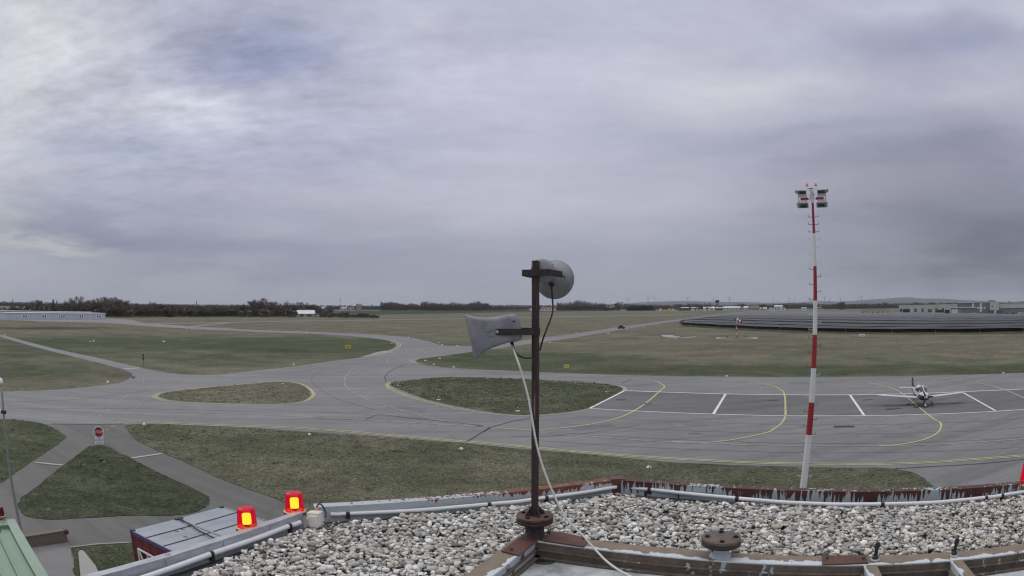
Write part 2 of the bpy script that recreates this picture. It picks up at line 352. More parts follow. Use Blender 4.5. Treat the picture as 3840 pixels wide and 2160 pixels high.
# ------------------------------------------------------------------ mesh tools
class MB:
    def __init__(s): s.v = []; s.f = []; s.sm = []
    def add(s, vs, fs, smooth=False):
        o = len(s.v); s.v += [tuple(v) for v in vs]; s.f += [tuple(i + o for i in f) for f in fs]; s.sm += [smooth]*len(fs); return s
    def box(s, c, d, rot=None):
        c = Vector(c); h = Vector(d)/2
        vs = [Vector((x*h.x, y*h.y, z*h.z)) for x in (-1, 1) for y in (-1, 1) for z in (-1, 1)]
        if rot is not None: vs = [rot @ v for v in vs]
        return s.add([v + c for v in vs], [(0, 1, 3, 2), (4, 6, 7, 5), (0, 4, 5, 1), (2, 3, 7, 6), (0, 2, 6, 4), (1, 5, 7, 3)])
    def bbox(s, c, d, bev, rot=None):
        """box with bevelled vertical edges and top"""
        hx, hy, hz = d[0]/2, d[1]/2, d[2]/2; pr = []
        for (sx, sy) in ((1, 1), (-1, 1), (-1, -1), (1, -1)):
            q = [(hx - bev, hy), (hx, hy - bev)] if sx*sy < 0 else [(hx, hy - bev), (hx - bev, hy)]
            pr += [(sx*a, sy*b_) for a, b_ in q]
        n = len(pr); rings = [(-hz, 1), (hz - bev, 1), (hz, (hx - bev)/hx)]
        vs = []
        for z, k in rings:
            for a, b_ in pr: vs.append(Vector((a*k, b_*(1 if k == 1 else (hy - bev)/hy), z)))
        fs = [tuple(range(n))[::-1], tuple(range(2*n, 3*n))]
        for j in range(2):
            for i in range(n): fs.append((j*n + i, j*n + (i+1) % n, (j+1)*n + (i+1) % n, (j+1)*n + i))
        if rot is not None: vs = [rot @ v for v in vs]
        return s.add([v + Vector(c) for v in vs], fs)
    def tube(s, pts, r, n=8, caps=True, smooth=True):
        pts = [Vector(p) for p in pts]; k = len(pts); rs = r if hasattr(r, '__len__') else [r]*k; vs = []; up = None
        for i, p in enumerate(pts):
            d = (pts[min(i+1, k-1)] - pts[max(i-1, 0)]).normalized()
            if up is None: up = d.orthogonal().normalized()
            else: up = (up - d*up.dot(d)).normalized()
            w = d.cross(up)
            for j in range(n): a = 2*PI*j/n; vs.append(p + (up*math.cos(a) + w*math.sin(a))*rs[i])
        fs = [(i*n + j, i*n + (j+1) % n, (i+1)*n + (j+1) % n, (i+1)*n + j) for i in range(k-1) for j in range(n)]
        s.add(vs, fs, smooth)
        if caps: s.add(vs[:n], [tuple(range(n))[::-1]]); s.add(vs[-n:], [tuple(range(n))])
        return s
    def lathe(s, prof, n=24, mat=None, smooth=True, flats=()):
        """prof: (radius, z) pairs round local z, mat: Matrix"""
        mat = mat or Matrix(); vs = []
        for r, z in prof:
            for j in range(n): a = 2*PI*j/n; vs.append(mat @ Vector((r*math.cos(a), r*math.sin(a), z)))
        fs = [(i*n + j, i*n + (j+1) % n, (i+1)*n + (j+1) % n, (i+1)*n + j) for i in range(len(prof)-1) for j in range(n)]
        s.add(vs, fs, smooth); return s
    def prism(s, poly, z0, z1):
        """poly: xy list (convex or tessellated) between z0 and z1"""
        n = len(poly); a = [Vector((p[0], p[1], z0)) for p in poly]; b = [Vector((p[0], p[1], z1)) for p in poly]
        area = sum(poly[i][0]*poly[(i+1) % n][1] - poly[(i+1) % n][0]*poly[i][1] for i in range(n))
        if area < 0: a.reverse(); b.reverse()
        tri = tessellate_polygon([b])
        fs = [(i, (i+1) % n, n + (i+1) % n, n + i) for i in range(n)]
        s.add(a + b, fs)
        s.add(b, [t_ if (b[t_[1]] - b[t_[0]]).cross(b[t_[2]] - b[t_[0]]).z > 0 else t_[::-1] for t_ in tri])
        return s
    def loft(s, rings, caps=True, smooth=True, closed=True):
        n = len(rings[0]); vs = [v for r in rings for v in r]
        fs = [(i*n + j, i*n + (j+1) % n, (i+1)*n + (j+1) % n, (i+1)*n + j) for i in range(len(rings)-1) for j in range(n if closed else n-1)]
        s.add(vs, fs, smooth)
        if caps: s.add(rings[0], [tuple(range(n))[::-1]], False); s.add(rings[-1], [tuple(range(n))], False)
        return s
    def build(s, name, mat, parent=None, loc=None, rot=None):
        me = bpy.data.meshes.new(name); me.from_pydata(s.v, [], s.f); me.update()
        me.polygons.foreach_set('use_smooth', s.sm); me.materials.append(MAT[mat] if isinstance(mat, str) else mat)
        o = bpy.data.objects.new(name, me); COL.objects.link(o)
        if parent is not None: o.parent = parent
        if loc is not None: o.location = loc
        if rot is not None: o.rotation_euler = rot
        return o
def tag(o, label=None, cat=None, group=None, kind=None):
    if label: o['label'] = label
    if cat: o['category'] = cat
    if group: o['group'] = group
    if kind: o['kind'] = kind
    return o
def empty(name, loc=(0, 0, 0), rz=0.0, label=None, cat=None, group=None):
    o = bpy.data.objects.new(name, None); COL.objects.link(o); o.location = loc; o.rotation_euler = (0, 0, rz); o.empty_display_size = .2
    return tag(o, label, cat, group)
KIDS = {}
def copy_tree(o, parent=None):
    c = o.copy(); COL.objects.link(c)
    if parent is not None: c.parent = parent
    for ch in list(o.children): copy_tree(ch, c)
    return c
def basis(x, z=Vector((0, 0, 1))):
    x = Vector(x).normalized(); y = Vector(z).cross(x).normalized(); z = x.cross(y)
    return Matrix((x, y, z)).transposed()
def text(name, s, size, mat, parent, loc, rot, ext=.003, align='CENTER'):
    cu = bpy.data.curves.new(name, 'FONT'); cu.body = s; cu.size = size; cu.extrude = ext; cu.align_x = align; cu.align_y = 'CENTER'
    tmp = bpy.data.objects.new(name + '_curve', cu); COL.objects.link(tmp); bpy.context.view_layer.update()
    me = bpy.data.meshes.new_from_object(tmp.evaluated_get(bpy.context.evaluated_depsgraph_get())); bpy.data.objects.remove(tmp); me.materials.clear(); me.materials.append(MAT[mat])
    o = bpy.data.objects.new(name, me); COL.objects.link(o); o.parent = parent; o.location = loc; o.rotation_euler = rot
    return o

# ------------------------------------------------------------------ ground sheets
def catmull(P, closed=False, n=5):
    P = [Vector(p) for p in P]; out = []; k = len(P)
    rngi = range(k if closed else k-1)
    for i in rngi:
        p1, p2 = P[i], P[(i+1) % k]; p0 = P[(i-1) % k] if (closed or i > 0) else p1; p3 = P[(i+2) % k] if (closed or i+2 < k) else p2
        for j in range(n):
            u = j/n; out.append(.5*((2*p1) + (p2-p0)*u + (2*p0-5*p1+4*p2-p3)*u*u + (3*p1-p0-3*p2+p3)*u**3))
    if not closed: out.append(P[-1])
    return out
def rough_edge(pts, amp, closed=True, step=None):
    out = []; k = len(pts)
    for i in range(k if closed else k-1):
        a, b = pts[i], pts[(i+1) % k]; L = (b-a).length; st = max(step or .5, hd(a)/150); n = max(1, min(60, int(L/st)))
        d = (b-a).normalized() if L > 1e-6 else Vector((1, 0, 0)); nn = Vector((-d.y, d.x, 0))
        for j in range(n):
            p = a.lerp(b, j/n); w = noise.noise(p*1.7)*amp + noise.noise(p*.35)*amp*1.5; out.append(p + nn*w)
    return out
def sheet(name, px, z, mat, zone=None, smooth=True, amp=.0, **kw):
    g = [PZ(x, y, 0) for x, y in px]
    for p in g: p.z = 0
    if smooth: g = catmull(g, True, 5)
    if amp: g = rough_edge(g, amp)
    me = bpy.data.meshes.new(name); vs = [(p.x, p.y, z) for p in g]
    tri = tessellate_polygon([[Vector((p.x, p.y, 0)) for p in g]])
    tri = [t_ if (Vector(vs[t_[1]]) - Vector(vs[t_[0]])).cross(Vector(vs[t_[2]]) - Vector(vs[t_[0]])).z > 0 else t_[::-1] for t_ in tri]
    me.from_pydata(vs, [], tri); me.materials.append(MAT[mat]); o = bpy.data.objects.new(name, me); COL.objects.link(o)
    if zone is not None:
        a = me.color_attributes.new('zone', 'FLOAT_COLOR', 'POINT'); a.data.foreach_set('color', list((*zone, 1))*len(vs))
    tag(o, **kw); return o
def zone_at(px, py):
    """what grows where, read off the photograph: (green, bare soil, sown field)"""
    A = [(300,1285,1.0,0,0,330,22),(900,1290,.95,0,0,420,24),(1200,1300,.95,0,0,260,26),(1430,1295,.7,0,0,150,20),(560,1345,.38,0,0,300,22),(1000,1345,.45,0,0,300,20),
         (150,1330,.6,0,0,260,26),(100,1400,.75,0,0,300,30),(300,1230,.2,.55,0,330,9),(100,1232,.1,.4,0,200,9),(1900,1350,1.05,0,0,300,26),(2300,1385,1.1,0,0,500,15),
         (3000,1392,1.1,0,0,700,16),(3700,1385,1.1,0,0,500,18),(1700,1330,.85,0,0,160,16),(2100,1345,.6,0,0,300,12)]
    r = g = 0; w0 = .0
    for x, y, a, b, c, sx, sy in A:
        w = math.exp(-((px-x)/sx)**2 - ((py-y)/sy)**2); r += a*w*(1 if a > .5 else .6); g += b*w
    return min(.88, .24 + r*.85), min(1, g), 0.0
def build_ground():
    az = np.concatenate([np.radians(np.linspace(-180, -62, 24)), np.radians(np.linspace(-61, 61, 260)), np.radians(np.linspace(62, 180, 24))])
    ds = np.concatenate([[0.5, 4, 8], np.geomspace(12, 1500, 190), np.geomspace(1700, 60000, 20)])
    vs, cols = [], []
    for d in ds:
        for a in az:
            x, y = d*math.sin(a), d*math.cos(a); vs.append((x, y, 0.0))
            if abs(a) < R(62) and d < 1500: cols += [*zone_at(*proj(x, y, 0)), 1]
            else: cols += [.1, 0, 0, 1]
    n = len(az); fs = []
    for i in range(len(ds)-1):
        for j in range(n-1): fs.append((i*n + j, i*n + j+1, (i+1)*n + j+1, (i+1)*n + j)[::-1])
    me = bpy.data.meshes.new('ground'); me.from_pydata(vs, [], fs); me.materials.append(MAT['grass'])
    a = me.color_attributes.new('zone', 'FLOAT_COLOR', 'POINT'); a.data.foreach_set('color', cols)
    o = bpy.data.objects.new('ground', me); COL.objects.link(o); tag(o, kind='structure')
build_ground()

# concrete paths around the grass triangle, then asphalt, then grass islands, each a few mm above the one below
sheet('concrete_path', Q(D5, (-900, 900), (-400, 60), (0, 20), (470, 74), (1128, 74), (1600, 78), (1700, 300), (2318, 560), (3200, 900), (3200, 1900), (1500, 2600), (-200, 2600), (-900, 1700)), .008, 'concrete', smooth=False, kind='structure')
tax = Q(C1, (-900, 1040), (0, 1043), (400, 1034), (700, 1013), (1050, 978), (1200, 960), (1250, 940), (1310, 905), (1335, 885), (1330, 862), (1240, 818), (1130, 790), (950, 742), (660, 672), (420, 612), (180, 545), (0, 490), (-300, 410), (-300, 402),
        (0, 474), (50, 480), (330, 555), (620, 628), (950, 695), (1200, 752), (1400, 800), (1550, 830), (1700, 855), (1830, 870), (2050, 877), (2200, 873), (2560, 832))
tax += Q(C2, (200, 810), (400, 790), (700, 745), (960, 712), (1130, 688), (1250, 660), (1350, 625), (1405, 590), (1405, 562), (1360, 540), (1280, 520), (1150, 503), (900, 480), (600, 462), (300, 452), (0, 443))
tax += Q(C1, (2300, 428), (2000, 415), (1800, 402), (1500, 385), (1200, 362), (1000, 348), (850, 343), (500, 338), (100, 322), (0, 318), (-300, 312), (-300, 296), (100, 302), (600, 300), (1060, 305), (1330, 322), (1400, 350), (1750, 372), (1950, 386), (2300, 404))
tax += Q(C2, (0, 423), (500, 437), (900, 455), (1200, 468), (1450, 487), (1600, 505), (1750, 540), (1850, 572), (1950, 583), (2150, 585), (2576, 548))
tax += Q(C3, (290, 500), (600, 462), (1000, 403), (1400, 350), (1800, 300), (2000, 272)) + [BX(5, 1500, 428), BX(5, 2000, 378), BX(5, 2576, 343), BX(6, 1500, 300), BX(6, 1500, 303), BX(5, 2576, 350), BX(5, 2000, 392), BX(5, 1550, 448)]
tax += Q(C3, (2000, 281), (1800, 311), (1400, 372), (1000, 437), (600, 503), (290, 548))
tax += Q(C2, (2576, 587), (2350, 620), (2150, 645), (1950, 675), (1750, 700), (1640, 715), (1605, 733), (1640, 765), (1720, 783), (1850, 797), (2150, 815), (2560, 832))
tax += Q(C3, (500, 855), (1200, 880), (1900, 890), (2560, 900)) + Q(C4, (900, 893), (1700, 880), (2576, 853), (3300, 815), (3300, 2600))
tax += Q(D8, (1760, 1100), (1560, 760), (1490, 650), (1450, 600), (1400, 560), (1300, 510), (1150, 480), (1000, 468), (500, 465), (0, 455)) + Q(D7, (1500, 424), (700, 350), (0, 292)) + Q(D6, (1900, 248), (1000, 176), (0, 112))
tax += Q(D5, (2000, 96), (1600, 80), (1350, 72), (1128, 74), (470, 76), (380, 72), (250, 50), (40, 35), (-900, 10))
# drop near-duplicates
tt = [tax[0]]
for p in tax[1:]:
    if math.hypot(p[0]-tt[-1][0], p[1]-tt[-1][1]) > .8: tt.append(p)
sheet('taxiway', tt, .018, 'asphalt', smooth=False, amp=.05, kind='structure')
# runway strip far across the field
sheet('runway', Q(C1, (950, 334), (1340, 322)) + Q(C1, (1460, 358), (2000, 349), (2560, 337)) + Q(C2, (500, 328), (1000, 322), (1500, 314), (2100, 304)) + Q(C3, (200, 291), (1000, 277), (1900, 262), (1900, 266), (1000, 283), (200, 297)) + Q(C2, (2100, 309), (1500, 320), (1000, 328), (500, 334)) + Q(C1, (2560, 343), (2000, 355), (1460, 365), (1300, 356)), .012, 'road', smooth=False, kind='structure')
sheet('access_road', Q(C1, (1880, 386), (2100, 362), (2350, 343), (2420, 344), (2150, 368), (1990, 386)), .014, 'road', smooth=False, kind='structure')
sheet('apron', Q(C3, (1140, 1040), (2560, 1080)) + Q(C4, (1000, 1075), (1640, 1060), (2576, 1022), (3300, 980), (3300, 1150), (2576, 1223), (1700, 1271), (1000, 1285), (0, 1285)) + Q(C3, (1500, 1253), (790, 1213)), .022, 'asphalt_dark', smooth=False, kind='structure')
ISL = []
def isl(px, zone, name='grass_island', amp=.12):
    ISL.append(px); return sheet(name, px, .035, 'grass', zone, True, amp, kind='structure')
isl(Q(C1, (1600, 1090), (1640, 1065), (1750, 1040), (2000, 1015), (2300, 985), (2560, 966)) + Q(C2, (100, 952), (260, 950), (380, 960), (460, 985), (520, 1020), (545, 1060), (540, 1090), (500, 1120), (430, 1145), (300, 1160), (150, 1165), (0, 1165)) + Q(C1, (2200, 1158), (1900, 1145), (1750, 1130), (1650, 1112)), (.22, 0, 0))
isl(Q(C2, (1350, 975), (1360, 957), (1420, 945), (1600, 925), (1800, 905), (1950, 897), (2300, 902), (2560, 912)) + Q(C3, (300, 928), (600, 940), (850, 958), (1000, 978), (1085, 1000), (1108, 1022), (1080, 1048), (1000, 1095), (900, 1145), (800, 1198), (650, 1236), (500, 1256), (290, 1273), (0, 1273)) + Q(C2, (2300, 1240), (2100, 1205), (1900, 1165), (1700, 1115), (1550, 1060), (1430, 1015), (1370, 990)), (.62, 0, 0))
isl(Q(D5, (-900, 20), (40, 35), (150, 38), (300, 55), (380, 72), (450, 95), (520, 130), (575, 172), (590, 195), (550, 240), (450, 310), (330, 390), (150, 510), (0, 610), (-900, 1150)), (.72, .30, 0))
isl(Q(D5, (1130, 92), (1150, 120), (1170, 160), (1230, 215), (1320, 260), (1450, 325), (1700, 430), (2000, 570), (2300, 683)) + Q(D6, (150, 740), (270, 790), (700, 1000), (2000, 1400)) + Q(D8, (900, 1200), (1800, 900), (1600, 700), (1520, 655), (1450, 600), (1400, 560), (1300, 515), (1150, 484), (1000, 472), (500, 468), (0, 460)) + Q(D7, (1500, 428), (700, 355), (0, 297)) + Q(D6, (1900, 252), (1000, 182), (0, 116)) + Q(D5, (2000, 100), (1600, 84), (1350, 76), (1200, 80)), (.50, .0, 0), amp=.07)
isl(Q(D5, (850, 272), (905, 268), (980, 280), (1030, 305), (1190, 385), (1500, 545), (1880, 720), (1905, 745), (1900, 800), (1830, 850), (1700, 885), (1500, 905), (1150, 903), (700, 925), (470, 940), (230, 915), (175, 850), (165, 810), (195, 770), (200, 740), (330, 640), (560, 460), (700, 360), (790, 285)), (1.0, .50, 0))  # soil channel raised here: lens corner darkening put into the grass colour
isl(Q(D5, (640, 1195), (900, 1168), (1170, 1155), (1600, 1130), (1800, 1500), (900, 1700), (690, 1449), (670, 1330)), (.80, .38, 0))
# worn pale shoulder beside the bend, sown field and dark strip beyond
sheet('gravel_shoulder', Q(C2, (1060, 694), (1130, 676), (1200, 652), (1270, 636), (1340, 628), (1385, 612), (1360, 632), (1290, 655), (1200, 676), (1120, 690)), .03, 'gravel_patch', kind='structure', amp=.2)
sheet('green_field', [C2(900, 262), C2(1250, 268), C2(2576, 243), BX(4, 2000, 352), BX(4, 2300, 348), BX(4, 1000, 345), BX(3, 2576, 352), BX(3, 0, 350), BX(2, 2400, 350), BX(2, 1900, 345), BX(2, 1500, 360), BX(2, 1300, 400)], .02, 'grass', (.5, 0, 1), False, kind='structure')

# ------------------------------------------------------------------ grass tufts standing on the nearer grass
def tufts(px, dens, zone, hgt, seed, amp=1.0):
    g = catmull([Vector((*PZ(x, y, 0)[:2], 0)) for x, y in px], True, 4); X = np.array([p.x for p in g]); Y = np.array([p.y for p in g]); rg = np.random.default_rng(seed)
    x0, x1, y0, y1 = X.min(), X.max(), Y.min(), min(Y.max(), 140); N = int((x1-x0)*(y1-y0)*dens); qx = rg.uniform(x0, x1, N); qy = rg.uniform(y0, y1, N)
    d = np.hypot(qx, qy); keep = rg.random(N) < np.clip((42/np.maximum(d, 20))**1.6, .05, 1); ins = np.zeros(N, bool); j = len(X)-1
    for i in range(len(X)):
        c = ((Y[i] > qy) != (Y[j] > qy)) & (qx < (X[j]-X[i])*(qy-Y[i])/(Y[j]-Y[i] + 1e-12) + X[i]); ins ^= c; j = i
    m_ = ins & keep; qx, qy, d = qx[m_], qy[m_], d[m_]; n = len(qx); B = 5; sc = np.clip(d/40, .8, 2.6)
    cl = np.array([noise.noise(Vector((a*.8, b*.8, seed))) for a, b in zip(qx, qy)]); hh = hgt*sc*np.clip(1 + 1.3*cl, .35, 1.9)*rg.uniform(.6, 1.3, n)
    a = rg.uniform(0, 2*PI, (n, B)); r = rg.uniform(.0, .10, (n, B))*sc[:, None]; w = rg.uniform(.02, .045, (n, B))*sc[:, None]; ln = rg.uniform(.2, .9, (n, B))*hh[:, None]
    cx, cy = qx[:, None] + r*np.cos(a), qy[:, None] + r*np.sin(a); b = rg.uniform(0, PI, (n, B)); z = np.full((n, B), .03); h = hh[:, None]*rg.uniform(.6, 1.2, (n, B))
    co = np.stack([np.stack([cx - w*np.cos(b), cy - w*np.sin(b), z], 2), np.stack([cx + w*np.cos(b), cy + w*np.sin(b), z], 2), np.stack([cx + ln*np.cos(a), cy + ln*np.sin(a), z + h], 2)], 2).reshape(-1, 3)
    return co, np.tile(np.array(zone), (len(co), 1))
def build_tufts():
    parts = [tufts(p_, dn, zn, h_, sd_) for p_, dn, zn, h_, sd_ in TUFTS]
    co = np.concatenate([p_[0] for p_ in parts]); zn = np.concatenate([p_[1] for p_ in parts]); n = len(co)//3
    me = bpy.data.meshes.new('grass_tufts'); me.vertices.add(n*3); me.vertices.foreach_set('co', co.reshape(-1)); me.loops.add(n*3); me.loops.foreach_set('vertex_index', np.arange(n*3, dtype=np.int32)); me.polygons.add(n); me.polygons.foreach_set('loop_start', np.arange(0, n*3, 3, dtype=np.int32)); me.update(calc_edges=True)
    at = me.color_attributes.new('zone', 'FLOAT_COLOR', 'POINT'); at.data.foreach_set('color', np.concatenate([zn, np.ones((len(zn), 1))], 1).reshape(-1))
    m, t, b = new_mat('grass_blades'); gm = t.new('ShaderNodeNewGeometry'); P = gm.outputs['Position']; rnd = gm.outputs['Random Per Island']; r, g, bl = t.sep(t.new('ShaderNodeAttribute', attribute_name='zone').outputs['Color'])
    f = t.m('ADD', t.m('ADD', r, t.m('MULTIPLY', t.m('SUBTRACT', t.noise(P, .12, 5, .62, .5), .5), .9)), t.m('MULTIPLY', t.m('SUBTRACT', rnd, .5), .55)); f = t.remap(f, 0., 1., smooth=True)
    c = t.mix(f, (.26, .245, .185), (.088, .108, .058)); c = t.mix(t.remap(g, .0, .5, 0., .75), c, (.045, .050, .032)); c = t.v('SCALE', c, scale=t.remap(t.noise(P, .9, 4, .7), .3, .7, .65, 1.35)); t.put(b.inputs['Base Color'], c); b.inputs['Roughness'].default_value = 1; b.inputs['Specular IOR Level'].default_value = .08  # second zone channel darkens blades, on the triangle as painted corner darkening
    me.materials.append(m); o = bpy.data.objects.new('grass_tufts', me); COL.objects.link(o); tag(o, 'short rough grass tufts on the nearer lawns', 'grass', kind='stuff'); print('blades', n)
TUFTS = [(ISL[3], 15, (.42, 0, 0), .042, 1), (ISL[2], 8, (.60, .35, 0), .03, 2), (ISL[4], 7, (1.0, .60, 0), .026, 3), (ISL[5], 12, (.7, .4, 0), .035, 4), (ISL[1], 10, (.55, 0, 0), .05, 5), (ISL[0], 8, (.18, 0, 0), .04, 6)]
build_tufts()

# ------------------------------------------------------------------ painted markings
def ribbon(name, px, w, mat, z=.045, smooth=True, dash=None, **kw):
    g = [PZ(x, y, 0) for x, y in px]
    if smooth and len(g) > 2: g = catmull(g, False, 8)
    segs = []
    if dash:
        on, off = dash; s = 0; cur = []
        fine = []
        for a, b in zip(g[:-1], g[1:]):
            n = max(1, int((b-a).length/.15)); fine += [a.lerp(b, j/n) for j in range(n)]
        for i, p in enumerate(fine):
            if i: s += (p - fine[i-1]).length
            if s % (on + off) < on: cur.append(p)
            elif cur: segs.append(cur); cur = []
        if cur: segs.append(cur)
    else: segs = [g]
    mb = MB()
    for g in segs:
        if len(g) < 2: continue
        vs = []
        for i, p in enumerate(g):
            d = (g[min(i+1, len(g)-1)] - g[max(i-1, 0)]).normalized(); n = Vector((-d.y, d.x, 0))*w/2; vs += [p - n + Vector((0, 0, z)), p + n + Vector((0, 0, z))]
        mb.add(vs, [(2*i, 2*i+2, 2*i+3, 2*i+1) for i in range(len(g)-1)])
    o = mb.build(name, mat); tag(o, kind='structure'); return o
def off(px, dy): return [(x, y + dy) for x, y in px]
south = [(466, 1576)] + Q(D6, (0, 92), (600, 122), (1300, 180), (1900, 232), (2318, 265)) + Q(D7, (500, 313), (1000, 355), (1700, 397), (2318, 425)) + Q(D8, (500, 431), (1000, 433), (1500, 416), (1900, 388), (2318, 357), (2700, 322))
ribbon('yellow_edge_line', south, .19, 'yellow_line'); ribbon('yellow_edge_line', off(south, 4.6), .19, 'yellow_line')
ribbon('centre_line', Q(C1, (1380, 1235), (2000, 1257), (2560, 1274)) + Q(C2, (500, 1298), (1000, 1325), (1500, 1355), (2000, 1384), (2365, 1396)), .22, 'old_white')
ribbon('centre_line', Q(D7, (260, 152), (700, 188), (1400, 238), (2318, 270)) + Q(D8, (600, 277), (1000, 275), (1500, 262), (2318, 210), (2700, 180)), .16, 'old_white', .047)
ribbon('lead_in_line', Q(C2, (1060, 770), (960, 830), (905, 890), (888, 950), (920, 1010), (1000, 1065), (1150, 1140), (1400, 1220), (1700, 1300), (2000, 1365), (2365, 1405)), .20, 'old_yellow')
ribbon('lead_in_line', Q(C2, (2365, 1405), (2560, 1421)) + Q(C3, (200, 1430), (400, 1420), (700, 1390), (1000, 1330), (1180, 1265), (1350, 1160), (1500, 1030), (1535, 1000), (1510, 970), (1430, 935), (1250, 912), (1030, 905)), .24, 'yellow_line')
ribbon('lead_in_line', Q(C2, (1190, 768), (1080, 810), (1000, 850), (905, 893)), .2, 'old_yellow', .047)
ribbon('lead_in_line', Q(C2, (1500, 790), (1900, 815), (2560, 840)) + Q(C3, (500, 885), (1030, 905)), .18, 'old_yellow', .047)
ribbon('lead_in_line', Q(C2, (1395, 690), (1330, 710), (1315, 735), (1340, 760), (1400, 778), (1500, 790)), .2, 'old_yellow')
ribbon('lead_in_line', Q(C3, (2120, 932), (2400, 945), (2560, 972)) + Q(C4, (80, 1000), (150, 1045), (170, 1100), (175, 1200), (172, 1300), (130, 1370), (60, 1420)) + Q(D7, (2318, 150), (2100, 200), (1850, 238), (1650, 242), (1450, 235)), .24, 'yellow_line', .049)
ribbon('lead_in_line', Q(C4, (535, 940), (750, 942), (1000, 960), (1200, 1000), (1320, 1045), (1430, 1130), (1600, 1270), (1690, 1335)) + Q(D8, (1556, 60), (1567, 100), (1530, 160), (1400, 220), (1200, 260), (1000, 275)), .24, 'yellow_line', .049)
ribbon('lead_in_line', Q(C4, (1660, 930), (1850, 932), (2100, 955), (2350, 1015), (2576, 1110), (2900, 1290)), .24, 'yellow_line', .049)
ringB = Q(C2, (1345, 950), (1312, 970), (1330, 1010), (1430, 1060), (1600, 1120), (1900, 1195), (2200, 1250), (2560, 1286)) + Q(C3, (290, 1285), (500, 1268), (650, 1248), (775, 1222))
ribbon('yellow_edge_line', ringB, .2, 'yellow_line'); ribbon('yellow_edge_line', Q(C2, (1355, 955), (1328, 978), (1350, 1005), (1440, 1048), (1600, 1107), (1900, 1184), (2200, 1240)), .18, 'yellow_line')
ribbon('yellow_edge_line', Q(C3, (1050, 978), (1120, 998), (1150, 1020), (1128, 1037)), .2, 'yellow_line'); ribbon('yellow_edge_line', Q(C3, (1070, 984), (1110, 1000), (1130, 1018), (1112, 1034)), .15, 'yellow_line')
for k in (1.0, .55):
    ox = lambda P_, I_: [(a[0]*k + b_[0]*(1-k), a[1]*k + b_[1]*(1-k)) for a, b_ in zip(P_, I_)]
    o1 = Q(C1, (2560, 957), (2000, 1008), (1650, 1050), (1558, 1076), (1543, 1098), (1580, 1118), (1700, 1145), (1900, 1162), (2200, 1172), (2560, 1180)) + Q(C2, (300, 1176), (480, 1150), (560, 1110), (590, 1072), (560, 1030), (500, 985), (420, 956), (280, 944), (0, 944))
    i1 = Q(C1, (2560, 966), (2000, 1015), (1660, 1060), (1620, 1075), (1602, 1092), (1640, 1110), (1750, 1130), (1900, 1147), (2200, 1160), (2560, 1167)) + Q(C2, (300, 1162), (440, 1143), (508, 1115), (545, 1072), (522, 1022), (460, 987), (390, 962), (270, 952), (0, 955))
    ribbon('yellow_edge_line', ox(o1, i1), .18, 'yellow_line')
ribbon('yellow_edge_line', Q(C2, (1850, 797), (1680, 768), (1590, 752), (1555, 733), (1600, 714), (1740, 698)), .2, 'yellow_line'); ribbon('yellow_edge_line', Q(C2, (1690, 762), (1610, 750), (1580, 733), (1620, 717)), .15, 'yellow_line')
ribbon('yellow_edge_line', Q(C2, (300, 806), (700, 755), (960, 722), (1200, 690), (1330, 650), (1420, 610), (1455, 578), (1440, 555), (1390, 535), (1300, 517)), .22, 'yellow_line'); ribbon('yellow_edge_line', Q(C2, (1240, 668), (1330, 638), (1405, 602), (1432, 576), (1418, 556), (1370, 537)), .16, 'yellow_line')
ribbon('yellow_edge_line', Q(C1, (-200, 1050), (0, 1048), (400, 1040), (700, 1022), (1000, 995), (1250, 965), (1700, 935)), .15, 'old_yellow')
ribbon('white_bay_line', [(2343, 1466), (2500, 1472), (2700, 1478), (2880, 1481), (3080, 1482), (3253, 1481), (3491, 1475), (3660, 1468), (3840, 1460), (4100, 1444)], .42, 'white_line', .047)
ribbon('white_bay_line', [(2211, 1533), (2479, 1547), (2700, 1555), (2880, 1559.5), (3080, 1561), (3253, 1560), (3513, 1554), (3700, 1546), (3840, 1537), (4100, 1516)], .30, 'white_line', .047)
for a, b in (((2343, 1466), (2211, 1533)), ((2721, 1479), (2675, 1555)), ((3186, 1481), (3240, 1559)), ((3612, 1474), (3733, 1542))): ribbon('white_bay_line', [a, b], .32, 'white_line', .053)
ribbon('stop_bar', Q(C1, (1243, 816), (1412, 805)), .5, 'white_line'); ribbon('stop_bar', Q(D5, (320, 424), (570, 449)), .34, 'old_white'); ribbon('stop_bar', Q(D5, (1192, 384), (1472, 343)), .34, 'old_white')
ribbon('dashed_road_line', Q(C1, (1300, 825), (1370, 858), (1420, 890), (1447, 915), (1440, 960), (1370, 1020), (1220, 1130), (1090, 1230), (1000, 1300), (945, 1345)), .12, 'old_white', .052, dash=(1.0, 1.1))
ribbon('dashed_road_line', Q(C1, (1510, 825), (1610, 860), (1660, 890), (1675, 915), (1650, 950), (1600, 1010), (1560, 1055), (1410, 1180), (1290, 1280), (1190, 1365), (1130, 1400), (1060, 1445)), .12, 'old_white', .052, dash=(1.0, 1.1))
for seg in (Q(C2, (1100, 1325), (1235, 1275), (1700, 1325), (2300, 1390)), Q(C2, (2365, 1405), (2290, 1449)), Q(D6, (2120, 105), (1905, 240)), Q(C2, (1500, 775), (1400, 810), (1320, 860), (1295, 900), (1310, 950)), Q(C2, (2365, 1405), (2576, 1345)),
            Q(D5, (470, 74), (1128, 74)), Q(C3, (0, 1345), (290, 1290)), Q(D8, (1150, 480), (1500, 460), (2000, 430), (2318, 395)), Q(C3, (1100, 960), (1200, 925))):
    ribbon('tar_joint', seg, .12, 'joint', .050, smooth=False)
ribbon('kerb_strip', Q(D5, (640, 1195), (900, 1165), (1170, 1152)), .15, 'gravel_patch', .06, smooth=False)
